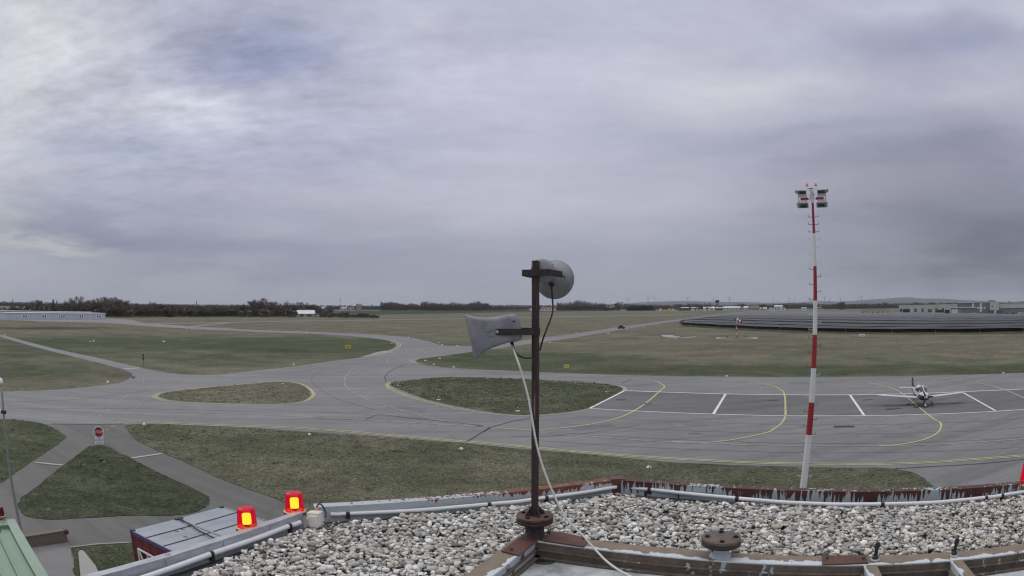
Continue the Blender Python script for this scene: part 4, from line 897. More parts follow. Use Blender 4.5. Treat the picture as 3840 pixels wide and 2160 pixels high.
# ------------------------------------------------------------------ red beacons
def beacon(c, s, label, group='lit red beacons on the roof edge', lit=True, name='warning_beacon'):
    root = empty(name, c, 0, label, 'beacon', group)
    MB().lathe([(0, -.03*s), (.085*s, -.03*s), (.088*s, -.026*s), (.088*s, -.004*s), (.094*s, .0), (.094*s, .006*s), (.082*s, .010*s), (.0, .010*s)], 40).build('base_ring', 'lamp_base', root)
    mb = MB(); pr = []
    for k in range(52): a = 2*PI*k/52; r_ = (.0915 if k % 2 else .0885)*s; pr.append((r_*math.cos(a), r_*math.sin(a)))
    mb.loft([[Vector((x, y, z*s)) for x, y in pr] for z in (-.026, -.008)], caps=False, smooth=False); mb.build('ribbed_collar', 'wood', root)
    o = [(.079, .010), (.0785, .03), (.076, .07), (.073, .11), (.070, .142), (.067, .153), (.055, .160), (.03, .163), (.0, .164)]
    i_ = [(0, .160), (.03, .159), (.053, .156), (.064, .150), (.067, .141), (.070, .11), (.073, .07), (.0755, .03), (.076, .010)]
    ridg = []
    for r_, z_ in o: ridg.append((r_*s, z_*s))
    MB().lathe(ridg + [(r_*s, z_*s) for r_, z_ in i_], 44).build('dome', 'red_dome' if lit else 'dark_dome', root)
    # lamp: square Fresnel window turned to the viewer, on a dark plinth
    az = math.atan2(-c[1], -c[0]); m4 = Matrix.Rotation(az - PI/2, 4, 'Z')
    if lit:
        rings = []
        for z_, k in ((.030, .80), (.036, .96), (.05, 1.), (.092, 1.), (.104, .96), (.110, .80)):
            rings.append([m4 @ Vector((x*k*s, y*k*s, z_*s)) for x, y in rrect(.070, .060, .018)])
        MB().loft(rings).build('lamp', 'lamp_lens', root)
    MB().lathe([(0, .03*s), (.022*s, .03*s), (.026*s, .012*s)], 20).build('lamp_holder', 'bracket', root)
    return root
def place_beacon(px, py, wpx, label, z=ZP - .012, **kw):
    c = PZ(px, py, z); s = wpx/2400*(c - Vector((0, 0, H))).length/.158; return beacon(c, s, label, **kw)
place_beacon(928, 1977, 74, 'lit red beacon left of the pair, standing in front of the container roof')
place_beacon(1106, 1917, 71, 'lit red beacon beside the pale junction box')
place_beacon(3856, 1812, 78, 'lit red beacon on the brown parapet at the right edge')

# ================================================================== things standing on the airfield
def at_line(a, b, t): return a + (b-a)*t
def build_mast():
    D = 42.0; p0 = PH(3010, 1838, D); p0.z = 0; pt = PH(3048, 780, D); pm_ = PH(3060, 1130, D)
    root = empty('floodlight_mast', p0, 0, 'tall red and white banded floodlight mast with step bolts beside the apron', 'mast')
    def wp(z):   # axis, bent a touch like the real mast
        t = z/pt.z; q = at_line(p0, pt, t); k = (pm_ - at_line(p0, pt, pm_.z/pt.z))*.9; return q - p0 + Vector((k.x, k.y, 0))*math.sin(PI*min(1, t))*.9 + Vector((0, 0, 0))
    zs = [0] + [PH(x, y, D).z for x, y in ((3021, 1629), (3028, 1508), (3036, 1380), (3045, 1255), (3059, 1127), (3060, 998), (3055, 875), (3049, 762))]
    rad = lambda z: .235 - .0088*z
    for i in range(len(zs)-1):
        n = 4; P = [wp(zs[i] + (zs[i+1]-zs[i])*j/n) for j in range(n+1)]
        MB().tube(P, [rad(p.z) for p in P], 20, caps=(i in (0, 7))).build('mast_section', 'mast_white' if i % 2 == 0 else 'red', root)
    # step bolts, alternately left and right
    tan_ = Vector((p0.y, -p0.x, 0)).normalized(); k = 0
    ys = [(1786, 0), (1786, 1), (1758, 0), (1736, 1), (1705, 0), (1680, 1), (1652, 0), (1628, 1), (1598, 0), (1573, 1), (1545, 0), (1519, 1), (1490, 0), (1463, 1), (1434, 0), (1406, 1), (1377, 0), (1350, 1), (1323, 0), (1297, 1), (1268, 0), (1268, 1), (1237, 0), (1210, 1), (1181, 0), (1153, 1), (1124, 0), (1095, 1), (1067, 0), (1039, 1), (1010, 0), (983, 1), (955, 0), (927, 1), (899, 0), (899, 1), (870, 0), (870, 1), (842, 0), (842, 1), (814, 0), (814, 1)]
    for y, sd_ in ys:
        z = PH(3040, y, D).z; c = wp(z); s_ = 1 if sd_ else -1; r = rad(z); x0 = c + tan_*s_*r; x1 = c + tan_*s_*(r + .22)
        m_ = 'red' if any(zs[i] <= z < zs[i+1] and i % 2 for i in range(len(zs)-1)) else 'mast_white'
        MB().tube([x0, x1, x1 + Vector((0, 0, .02)) + tan_*s_*.02, x1 + tan_*s_*.02 + Vector((0, 0, .13))], .018, 6).build('step_bolt', m_, root)
    # head
    u = .00259; C = wp(zs[-1]); up = Vector((0, 0, 1)); bk = -Vector((p0.x, p0.y, 0)).normalized()
    def HP(x, y, d=0.): return C + tan_*((x - 828)*u) + up*((765 - y)*u) + bk*d
    MB().tube([HP(825, 765), HP(815, 640), HP(805, 430)], [.10, .11, .10], 14).build('head_tube', 'mast_white', root)
    MB().box((HP(925, 530) + HP(720, 530))/2, (.30, .06, .28), basis(tan_)).build('equipment_plate', 'mast_white', root)
    for s_ in (-1, 1):
        cx = lambda q: 820 + s_*q
        MB().box(HP(cx(195), 650), (200*u, .12, 58*u), basis(tan_)).build('cross_arm', 'red', root)
        MB().box(HP(cx(70), 655), (60*u, .08, 26*u), basis(tan_)).build('arm_joint', 'mast_white', root)
        for up_ in (1, 0):
            ly = (545, 450) if up_ else (885, 760); lamp = empty('floodlight', (0, 0, 0)); lamp.parent = root
            y0, y1 = ly; b0, b1 = (135, 350) if up_ else (100, 345)
            # yoke between arm and lamp
            yy = (545, 612) if up_ else (690, 752)
            MB().box(HP(cx(240), (yy[0]+yy[1])/2), (205*u, .02, abs(yy[1]-yy[0])*u), basis(tan_)).build('yoke', 'mast_white', lamp)
            for e in (145, 340): MB().tube([HP(cx(e), 650), HP(cx(e), y0 if up_ else y1)], .018, 6).build('yoke_arm', 'dark_metal', lamp)
            inn = [HP(cx(b0), y0, .1), HP(cx(b1), y0, .1), HP(cx(b1), y1, .12), HP(cx(b0), y1, .12)]
            f = 78 if up_ else 45
            fo = [HP(cx(b0 + 5), y0 - 30 - (30 if up_ else 10), -.42), HP(cx(b1 + f), y0 - 30 - (55 if up_ else 20), -.42), HP(cx(b1 + f), y1 - 40 - (12 if up_ else 0), -.42), HP(cx(b0 + (50 if up_ else 10)), y1 - 40, -.42)]
            MB().add(inn + fo, [(0, 1, 2, 3), (7, 6, 5, 4), (0, 4, 5, 1), (1, 5, 6, 2), (2, 6, 7, 3), (3, 7, 4, 0)]).build('housing', 'lamp_grey', lamp)
            MB().box((inn[0] + inn[1] + inn[2] + inn[3])/4 + bk*.03, (150*u, .07, 50*u), basis(tan_)).build('gear_box', 'black', lamp)
            MB().tube([(p_ + q_)/2 for p_, q_ in ((inn[2], inn[3]), (fo[2], fo[3]))], .02, 6).build('fin', 'grey_metal', lamp)
    for s_ in (-1, 1):
        MB().tube(catmull([HP(820 + s_*30, 440), HP(820 + s_*85, 440), HP(820 + s_*112, 415), HP(820 + s_*112, 345)], False, 4), .022, 7).build('light_arm', 'mast_white', root)
        l_ = empty('obstruction_light', HP(820 + s_*112 - (4 if s_ > 0 else 30)*0, 330)); l_.parent = root
        MB().lathe([(0, 0), (.09, 0), (.09, .05), (.0, .05)], 14).build('light_base', 'grey_metal', l_)
        MB().lathe([(.062, .05), (.062, .15), (.045, .17), (0, .175)], 16).build('lens', 'red_lens', l_)
    MB().tube([HP(740, 400), HP(862, 400)], .03, 8).build('top_bar', 'black', root)
    for pts in ([(795, 430), (820, 480), (822, 530), (860, 590), (872, 650)], [(700, 560), (740, 555), (770, 600), (775, 640)], [(930, 525), (885, 530), (868, 560), (885, 590), (905, 585)], [(700, 740), (745, 730), (770, 680)], [(1120, 665), (1155, 690), (1160, 740), (1150, 775)], [(480, 690), (470, 740), (412, 775), (480, 830)]):
        MB().tube(catmull([HP(x, y, .13) for x, y in pts], False, 3), .010, 5).build('wire', 'black', root)
build_mast()

def build_aircraft():
    N = PZ(3465, 1531); M_ = (PZ(3408, 1517.5) + PZ(3492, 1516))/2; yaw = R(-111)
    root = empty('light_aircraft', (M_.x, M_.y, 0), yaw, 'white low wing propeller aircraft with maroon stripe parked on the apron', 'aircraft')
    root.scale = (1.035,)*3
    # local: x forward, origin on ground between the main wheels
    def ell(x, zc, w, h, n=20, sq=.8, flat=0.):
        out = []
        for j in range(n):
            a = 2*PI*j/n; c, s_ = math.cos(a), math.sin(a); out.append(Vector((x, w/2*math.copysign(abs(c)**sq, c), zc + h/2*math.copysign(abs(s_)**sq, s_))))
        return out
    st = [(2.62, 1.22, .42, .42), (2.55, 1.22, .66, .58), (2.2, 1.20, .98, .82), (1.5, 1.20, 1.12, .98), (.9, 1.22, 1.18, 1.06), (.2, 1.27, 1.24, 1.10), (-.9, 1.30, 1.22, 1.08), (-1.8, 1.32, 1.00, .88), (-2.8, 1.36, .66, .62), (-3.8, 1.42, .38, .42), (-4.7, 1.48, .16, .26)]
    MB().loft([ell(*s_) for s_ in st]).build('fuselage', 'plane_white', root)
    cab = [(1.55, 1.50, .70, .10), (1.15, 1.62, 1.0, .48), (.6, 1.74, 1.12, .86), (.0, 1.80, 1.14, .96), (-.7, 1.78, 1.08, .92), (-1.4, 1.66, .86, .68), (-2.1, 1.50, .55, .34)]
    MB().loft([ell(*s_, sq=.75) for s_ in cab]).build('cabin_roof', 'plane_white', root)
    # windows as slightly proud dark panes
    def pane(nm, pts):
        o = MB().add([Vector(p) for p in pts], [tuple(range(len(pts)))]).build(nm, 'glass_dark', root); md = o.modifiers.new('t', 'SOLIDIFY'); md.thickness = .015
    ws_ = [ell(x, z, w*1.02, h*1.03, 40, .75) for x, z, w, h in ((1.50, 1.515, .74, .16), (1.15, 1.62, 1.0, .48), (.78, 1.70, 1.09, .74), (.52, 1.75, 1.125, .88))]
    for a_, b_ in ((2, 10), (10, 19)): MB().loft([r_[a_:b_] for r_ in ws_], caps=False, closed=False).build('windscreen', 'glass_dark', root)
    for s_ in (1, -1):
        pane('side_window', [(1.0, s_*.575, 1.58), (.10, s_*.60, 1.58), (.10, s_*.545, 2.02), (.62, s_*.52, 2.0)]); pane('side_window', [(-.05, s_*.60, 1.58), (-1.2, s_*.53, 1.60), (-.95, s_*.45, 1.98), (-.05, s_*.535, 2.02)])
    # stripe along the cowling and fuselage
    for s_ in (1, -1):
        vs = []
        for x, w, z in ((2.45, .72, 1.30), (2.0, 1.03, 1.22), (1.2, 1.17, 1.06), (.4, 1.25, .98), (-.6, 1.25, 1.02), (-1.8, 1.02, 1.18), (-3.0, .62, 1.34), (-4.2, .30, 1.46)):
            k = .20 if x > -2 else .12; vs += [Vector((x, s_*(w/2 + .008), z + k*.6)), Vector((x, s_*(w/2*.97 + .008), z - k*.7))]
        MB().add(vs, [(2*i, 2*i+1, 2*i+3, 2*i+2) for i in range(7)]).build('stripe', 'plane_dark', root).modifiers.new('t', 'SOLIDIFY').thickness = .01
    cw_ = [ell(2.632, 1.20, .56, .50), ell(2.56, 1.20, .70, .60), ell(2.2, 1.18, 1.01, .83), ell(1.55, 1.17, 1.15, .97), ell(1.1, 1.18, 1.19, 1.02)]
    MB().loft([[v for v in r_[9:22]] for r_ in cw_], caps=False, closed=False).build('lower_cowling', 'plane_dark', root)
    MB().box((.02, 0, 2.275), (.5, .10, .02)).build('roof_hatch_line', 'plane_dark', root)
    MB().add([(2.605, -.28, 1.28), (2.605, -.08, 1.28), (2.605, -.08, 1.40), (2.605, -.28, 1.40)], [(0, 1, 2, 3)]).build('air_intake', 'black', root); MB().add([(2.605, .08, 1.28), (2.605, .28, 1.28), (2.605, .28, 1.40), (2.605, .08, 1.40)], [(0, 1, 2, 3)]).build('air_intake', 'black', root)
    MB().add([(2.60, -.2, 1.02), (2.60, .2, 1.02), (2.45, .25, .88), (2.45, -.25, .88)], [(0, 1, 2, 3)]).build('air_intake', 'black', root)
    def foil(c, x, y, z, t): # airfoil ring at span station y
        return [Vector((x - c*a, y, z + b*c*t)) for a, b in ((0, 0), (.02, .35), (.1, .8), (.3, 1.0), (.6, .7), (1, .04), (1, -.04), (.6, -.3), (.3, -.45), (.1, -.4), (.02, -.25))]
    for s_, nm in ((1, 'wing'), (-1, 'wing')):
        MB().loft([foil(1.55, .95, s_*.30, .86, .14), foil(1.45, .90, s_*.65, .88, .13), foil(1.0, .72, s_*5.2, 1.24, .11), foil(.72, .60, s_*5.65, 1.29, .09), foil(.40, .42, s_*5.84, 1.38, .08)]).build(nm, 'plane_white', root)
        MB().loft([foil(.85, -3.75, s_*.05, 1.50, .10), foil(.58, -3.92, s_*1.92, 1.53, .09)]).build('tailplane', 'plane_white', root)
        MB().box((-.05, s_*3.2, .98), (.02, .02, .14)).build('tie_down_ring', 'black', root)
    fin = [(0, -3.05, .0, .06), (0, -3.7, .42, .10), (0, -4.25, 1.30, .07)]
    q = []
    for (le, te, z, t_) in ((-2.9, -4.75, 1.55, .06), (-3.65, -4.85, 1.95, .055), (-4.12, -4.95, 2.72, .035)):
        q.append([Vector((le, 0, z)), Vector((le*.75 + te*.25, t_, z)), Vector((te, .008, z)), Vector((te, -.008, z)), Vector((le*.75 + te*.25, -t_, z))])
    MB().loft(q).build('fin', 'plane_dark', root)
    MB().tube([(-4.93, 0, 2.0), (-4.98, 0, 2.72)], .04, 6).build('rudder_edge', 'plane_white', root)
    MB().tube([(-1.1, 0, 2.2), (-1.25, 0, 2.62)], [.03, .012], 6).build('antenna', 'plane_white', root)
    MB().lathe([(0, .36), (.06, .33), (.12, .22), (.155, .08), (.16, 0), (0, 0)], 18, Matrix.Translation((2.60, 0, 1.22)) @ Matrix.Rotation(PI/2, 4, 'Y')).build('spinner', 'plane_white', root)
    for k in range(3):
        a = R(90 + 35 + 120*k); d = Vector((0, math.cos(a), math.sin(a))); n = Vector((0, -math.sin(a), math.cos(a))); c = Vector((2.70, 0, 1.22)); rg = []
        for r_, w_ in ((.12, .07), (.35, .10), (.65, .09), (.88, .045)): rg.append([c + d*r_ + n*w_ + Vector((.02, 0, 0)), c + d*r_ + Vector((.028, 0, 0)), c + d*r_ - n*w_ - Vector((.02, 0, 0)), c + d*r_ - Vector((.012, 0, 0))])
        MB().loft(rg).build('propeller_blade', 'black', root)
    def wheel(x, y, r, fair=True, leg=None):
        w = empty('wheel', (x, y, r)); w.parent = root
        MB().lathe([(r*.55, -.05), (r*.95, -.055), (r, -.02), (r, .02), (r*.95, .055), (r*.55, .05)], 16, Matrix.Rotation(PI/2, 4, 'X')).build('tyre', 'tread', w)
        MB().lathe([(0, -.045), (r*.55, -.05), (r*.55, .05), (0, .045)], 12, Matrix.Rotation(PI/2, 4, 'X')).build('hub', 'plane_white', w)
        if fair: MB().loft([[Vector((x_, a_*w_, h_*b_ + .03)) for a_, b_ in ((-.5, -.25), (-.5, .3), (-.25, .6), (.25, .6), (.5, .3), (.5, -.25))] for x_, w_, h_ in ((.32, .04, .05), (.2, .16, .24), (0, .2, .34), (-.3, .12, .18), (-.48, .03, .04))]).build('wheel_fairing', 'plane_white', w)
        MB().tube(leg, [.045, .035, .03], 8).build('gear_leg', 'plane_white', root)
    for s_ in (1, -1): wheel(0, s_*1.55, .20, True, [(.0, s_*.45, .86), (.0, s_*1.1, .48), (0, s_*1.5, .26)])
    wheel(2.45, 0, .18, True, [(1.95, 0, .82), (2.25, 0, .55), (2.42, 0, .26)])
build_aircraft()

def build_stop_sign():
    p = PZ(374, 1668); root = empty('stop_sign', p, math.atan2(p.y, p.x) - PI/2, 'red octagonal stop sign above a white text board at the path fork', 'sign'); D = hd(p)
    zc_ = PH(370, 1620, D).z; r = 19.5/2400*D*1.12; zb_ = PH(373, 1651, D).z; w = 33/2400*D*1.05; h = 27/2400*D*1.05
    MB().tube([(0, .03, 0), (0, .03, zc_ + r*.6)], .032, 10).build('post', 'galv', root)
    oc = lambda k: [(r*k*math.cos(PI/8 + j*PI/4), r*k*math.sin(PI/8 + j*PI/4)) for j in range(8)]
    def plt(nm, k, y0, y1, mt):
        o_ = oc(k); MB().loft([[Vector((x, y, z + zc_)) for x, z in o_] for y in (y0, y1)], smooth=False).build(nm, mt, root)
    plt('rim', 1.0, 0, -.012, 'white'); plt('plate', .86, -.010, -.017, 'red')
    text('lettering', 'STOP', r*.66, 'white', root, (0, -.0185, zc_), (PI/2, 0, 0))
    MB().box((0, -.004, zb_), (w, .014, h)).build('text_board', 'white', root)
    text('lettering', 'TAXI', h*.27, 'text_black', root, (0, -.0125, zb_ + h*.26), (PI/2, 0, 0)); text('lettering', 'ROLLBAHN', h*.27, 'text_black', root, (0, -.0125, zb_ + h*.02), (PI/2, 0, 0))
    MB().box((0, -.012, zb_ - h*.22), (w*.78, .003, h*.05)).build('small_print', 'text_black', root); MB().box((0, -.012, zb_ - h*.36), (w*.78, .003, h*.05)).build('small_print', 'text_black', root)
build_stop_sign()

def small_sign(px, py, wpx, hpx, mat, label, txt=None, legs=.25, tw=1.0, group=None, bars=0):
    p = PZ(px, py); D = hd(p); w, h = wpx/2400*D*.93, hpx/2400*D*.93
    root = empty('taxiway_sign', p, math.atan2(p.y, p.x) - PI/2, label, 'sign', group)
    MB().bbox((0, .12, legs + h/2), (w, .24, h), .02).build('cabinet', mat, root)
    for x in (-w*.35, w*.35): MB().tube([(x, .12, 0), (x, .12, legs)], .03, 8).build('leg', 'grey_metal', root)
    if txt: text('lettering', txt, h*.9, 'text_black', root, (0, -.008, legs + h/2), (PI/2, 0, 0), .004)
    for k in range(bars): MB().box((0, -.004, legs + h*(.36 + .30*k)), (w*.7, .012, h*.09)).build('arrow_bar', 'text_black', root)
    if mat == 'sign_lime':
        t_ = h*.045
        MB().box((0, -.003, legs + t_), (w, .01, t_)).box((0, -.003, legs + h - t_), (w, .01, t_)).box((-w/2 + t_, -.003, legs + h/2), (t_, .01, h)).box((w/2 - t_, -.003, legs + h/2), (t_, .01, h)).build('border', 'text_black', root)
small_sign(1305, 1310, 23, 13, 'yellow', 'small amber taxiway sign with black letters in the green field', 'ND')
small_sign(2124, 1386, 23, 15, 'sign_lime', 'lime yellow sign with two black bars on the grass right of the pole', bars=2)
for px, py, w_, h_, l_ in ((3232, 1264, 24, 9, 'white letter box sign on the grass before the solar field'), (3330, 1208, 24, 9, 'white letter box sign standing among the solar rows'), (2759, 1183, 15, 6, 'white letter box sign above the windsock'), (2729, 1190, 24, 4, 'low white box sign left of the windsock top')):
    small_sign(px, py, w_, h_, 'white', l_, bars=1, group='white box signs near the solar field')

def windsock():
    p = PZ(2763, 1268); D = hd(p); rz = math.atan2(p.y, p.x) - PI/2
    root = empty('windsock', p, rz, 'red and white windsock on a banded pole inside a white ring', 'windsock')
    zt = PH(2763, 1192, D).z; k = D/2400*.93; n = 7
    for i in range(n): MB().tube([(0, 0, zt*i/n), (0, 0, zt*(i+1)/n)], .13, 10).build('pole_section', 'white' if i % 2 else 'red', root)
    a = Vector((-.4, 0, zt - .4)); b = Vector((19*k, -.6, zt - 17*k)); d = b - a
    for i in range(5):
        MB().tube([a + d*i/5, a + d*(i+1)/5], [(.72 - .07*i), (.72 - .07*(i+1))], 14, caps=False).build('sock_band', 'red' if i % 2 == 0 else 'white', root)
    for an in (0, 2.1, 4.2): MB().tube([(0, 0, 1.6), (1.3*math.cos(an), 1.3*math.sin(an), 0)], .05, 6).build('brace', 'red', root)
    for x in (-3.6, 3.4):
        MB().tube([(x, -.5, 0), (x, -.5, .6)], .05, 6).box((x, -.5, .75), (.5, .3, .35)).build('ground_lamp', 'dark_metal', root)
    r = 80/2400*D*.96; mb = MB(); m = 64
    for i in range(m):
        a0, a1 = 2*PI*i/m, 2*PI*(i+1)/m; mb.add([(q*math.cos(t), q*math.sin(t), .06) for q, t in ((r - .75, a0), (r, a0), (r, a1), (r - .75, a1))], [(0, 1, 2, 3)])
    o = mb.build('white_ring', 'white_line', None, p); tag(o, 'white painted ring on the grass round the windsock', 'marking')
    # landing direction T on its turntable
    q = PZ(2515, 1268); Dq = hd(q); r2 = empty('landing_t', q, math.atan2(q.y, q.x) - PI/2, 'white landing T on a low turntable in the grass field', 'landing T')
    MB().lathe([(0, .45), (2.9, .45), (3.0, .38), (3.0, .0)], 30, Matrix.Translation((.5, 0, 0))).build('turntable', 'grey_roof', r2)
    MB().box((.3, -1.4, .62), (6.2, 1.1, .18)).build('bar', 'white', r2); MB().box((-1.2, 1.8, .85), (4.4, 1.5, .18)).build('stem', 'white', r2)
    ribbon('white_marking_arm', [(2401, 1267), (2440, 1265), (2478, 1262)], .9, 'old_yellow', .05); ribbon('white_marking_arm', [(2530, 1270), (2565, 1267), (2610, 1263)], .9, 'white_line', .05)
windsock()

# edge markers and small lights
mk0 = empty('edge_marker'); MB().lathe([(.0, .30), (.12, .30), (.14, .28), (.40, .04), (.42, .0)], 12).build('cone', 'mast_white', mk0)
for k in range(3):
    a0 = k*2*PI/3; mb = MB(); vs = []
    for j in range(4):
        a = a0 + j*.2; vs += [Vector((.15*math.cos(a), .15*math.sin(a), .285)), Vector((.415*math.cos(a), .415*math.sin(a), .045))]
    mb.add(vs, [(2*j, 2*j+1, 2*j+3, 2*j+2) for j in range(3)]).build('red_stripe', 'red', mk0)
MB().lathe([(0, .42), (.05, .40), (.06, .30)], 8).build('top_lamp', 'dark_metal', mk0)
lt0 = empty('edge_light'); MB().lathe([(0, .05), (.36, .05), (.38, .0)], 14).build('base_plate', 'mast_white', lt0); MB().tube([(0, 0, .05), (0, 0, .38)], .05, 8).build('stem', 'dark_metal', lt0); MB().lathe([(.11, .36), (.12, .50), (.06, .58), (0, .59)], 10).build('lens', 'galv', lt0)
markers = [ # px, py, kind, scale, label
 (541, 1592, 'm', 1.0, 'white cone marker beside the start of the yellow double line'), (1160, 1631, 'm', .8, 'red and white cone marker, leftmost of three along the near apron edge'),
 (1729, 1685, 'm', .8, 'red and white cone marker, middle of three along the near apron edge'), (2433, 1755, 'm', .8, 'red and white cone marker right of the pole near the apron edge'),
 (404, 1434, 'm', 1.2, 'white cone marker on the grass near the narrow path corner'), (17, 1256, 'm', 1.6, 'white cone marker at the far end of the narrow path'),
 (352, 1280, 'm', 1.6, 'white marker, right one of the close pair in the green field'), (338, 1281, 'm', 1.2, 'smaller white marker, left one of the close pair in the green field'), (615, 1282, 'm', 1.9, 'white marker alone in the green field above the dark post'),
 (700, 1232, 'm', 1.6, 'dark marker at the edge of the far taxiway'), (1150, 1250, 'm', 1.6, 'dark marker on the taxiway above the amber sign'), (1469, 1288, 'm', 1.1, 'white marker inside the tip of the taxiway bend'),
 (1533, 1266, 'm', 1.2, 'white marker above the outer bend of the taxiway'), (1647, 1286, 'm', 1.2, 'white marker, upper of two outside the taxiway bend'), (1659, 1293, 'm', 1.2, 'white marker, lower of two outside the taxiway bend'), (1715, 1298, 'm', 1.3, 'white marker on the junction edge left of the loudspeaker'),
 (1649, 1345, 'm', 1.1, 'white marker in green grass just left of the horn loudspeaker'), (1596, 1353, 'm', 1.1, 'white marker nearest the pointed tip of the right hand field'), (1627, 1367, 'm', 1.0, 'white marker below the pointed tip of the right hand field'), (1702, 1378, 'm', 1.0, 'white marker on the near edge of the right hand field'),
 (1101, 1368, 'm', 1.1, 'red and white marker on the grass above the small oval island'), (2063, 1285, 'm', 1.3, 'white marker below the right hand taxiway beside the pole'), (2161, 1248, 'm', 1.4, 'tiny white marker above the right hand taxiway'), (2281, 1251, 'm', 1.4, 'tiny white marker below the middle of the right hand taxiway'), (2412, 1229, 'm', 1.4, 'tiny white marker right of the dark vehicle'),
 (2726, 1412, 'm', 1.0, 'white marker on the far apron edge before the mast'), (3763, 1400, 'm', 1.0, 'white marker on the far apron edge at the right'),
 (1060, 1440, 'l', 1.0, 'small edge light on the top rim of the small oval island'), (1497, 1446, 'l', 1.1, 'small edge light at the left tip of the central grass island'), (1826, 1420, 'l', 1.0, 'small edge light on the far rim of the central island left of the pole'),
 (1645, 1500, 'l', 1.1, 'small edge light in the lower left part of the central island'), (1942, 1542, 'l', 1.1, 'small edge light in the central island just left of the pole'), (2162, 1436, 'l', 1.2, 'tall edge light on the far rim of the central island right of the pole'), (2278, 1470, 'l', 1.1, 'small edge light near the right tip of the central island')]
used = {'m': False, 'l': False}
for px, py, k, s_, lab in markers:
    src = mk0 if k == 'm' else lt0; o = copy_tree(src) if used[k] else src; used[k] = True
    p = PZ(px, py); o.location = (p.x, p.y, .03); o.scale = (s_*.66,)*3; o.rotation_euler = (0, 0, px*.7)
    tag(o, lab, 'marker' if k == 'm' else 'light', 'cone markers along taxiways and apron' if k == 'm' else 'edge lights on the grass islands')

p = PZ(539, 1373); D = hd(p); root = empty('measuring_post', p, 0, 'dark post carrying two cylinders in the field beside the narrow path', 'post'); k = D/2400
MB().tube([(0, 0, 0), (0, 0, 43*k)], .05, 8).build('post', 'dark_metal', root); MB().tube([(0, 0, 22*k), (0, 0, 31*k)], .16, 10).build('cylinder', 'dark_metal', root); MB().tube([(0, 0, 36*k), (0, 0, 44*k)], .16, 10).build('cylinder', 'dark_metal', root); MB().box((0, 0, 33*k), (.9, .06, .05)).build('arm', 'dark_metal', root)
p = PZ(3165, 1601); o = MB().box((0, 0, .03), (2.1, .7, .03)).build('drain_grate', 'joint', None, (p.x, p.y, .03), (0, 0, R(-22))); tag(o, 'black rectangular drain grate set in the apron right of the mast', 'drain')
p = PZ(2606, 1628); o = MB().box((0, 0, .0), (1.2, .12, .02)).build('small_drain', 'joint', None, (p.x, p.y, .035), (0, 0, R(-12))); tag(o, 'small black drain slots in the apron left of the mast', 'drain')
p = PZ(501, 1421); root = empty('marker_board', p, .6, 'small brown edge board at the corner where narrow path meets taxiway', 'marker'); MB().box((0, 0, .3), (.7, .05, .22)).build('board', 'wood', root); MB().tube([(0, .03, 0), (0, .03, .3)], .03, 6).build('stake', 'dark_metal', root)
p = PZ(381, 1732); root = empty('ground_stub', p, .3, 'small dark metal stub in the grass triangle below the stop sign', 'stub'); MB().box((0, 0, .12), (.25, .18, .24)).build('housing', 'dark_metal', root); MB().box((.18, 0, .03), (.3, .12, .05)).build('foot', 'galv', root)

def build_car(px, py, mat, label, L=4.3, yaw=None, hgt=1.5, van=False, D=None, group=None, name='parked_car'):
    p = PZ(px, py) if D is None else PH(px, py, D); p.z = 0; root = empty(name, p, yaw if yaw is not None else math.atan2(p.y, p.x) - PI/2, label, 'van' if van else 'car', group)
    w = 1.8 if not van else 2.0; hb = hgt*.52; c = L/2
    pr = [(-c, .35), (-c, hb*.9), (-c*.92, hb), (c*.95, hb*.95), (c, hb*.7), (c, .35)]
    if van: pr = [(-c, .35), (-c, hgt*.95), (-c*.95, hgt), (c*.55, hgt), (c*.82, hgt*.58), (c, hgt*.5), (c, .35)]
    MB().loft([[Vector((x, y*k_, z)) for x, z in pr] for y, k_ in ((-w/2, 1), (w/2, 1))], smooth=False).build('body', mat, root)
    if not van:
        gl = [(-c*.85, hb), (-c*.62, hgt), (c*.18, hgt), (c*.5, hb*.97)]
        MB().loft([[Vector((x, y, z)) for x, z in gl] for y in (-w*.42, w*.42)], smooth=False).build('cabin', 'glass_dark', root); MB().box((-c*.2, 0, hgt + .01), (c*.8, w*.8, .05)).build('roof', mat, root)
    else:
        for y in (-w/2 - .01, w/2 + .01):
            MB().box((-c*.15, y, hgt*.74), (L*.55, .02, hgt*.24)).build('window', 'glass_dark', root); MB().box((c*.60, y, hgt*.72), (L*.10, .02, hgt*.24)).build('window', 'glass_dark', root)
        MB().add([(c*.57, -w*.42, hgt*.95), (c*.83, -w*.42, hgt*.58), (c*.83, w*.42, hgt*.58), (c*.57, w*.42, hgt*.95)], [(0, 1, 2, 3)]).build('windscreen', 'glass_dark', root)
    for x in (-c*.62, c*.62):
        for y in (-w/2 + .08, w/2 - .08): MB().lathe([(0, -.12), (.32, -.12), (.33, 0), (.32, .12), (0, .12)], 12, Matrix.Translation((x, y, .33)) @ Matrix.Rotation(PI/2, 4, 'X')).build('wheel', 'tread', root)
    for y in (-w*.36, w*.36): MB().box((c + .005, y, hb*.75), (.03, .3, .12)).build('headlight', 'white', root)
    return root
build_car(2330, 1233, 'car_dark', 'dark off-road car driving on the right hand taxiway', 3.9, R(15), 1.9)

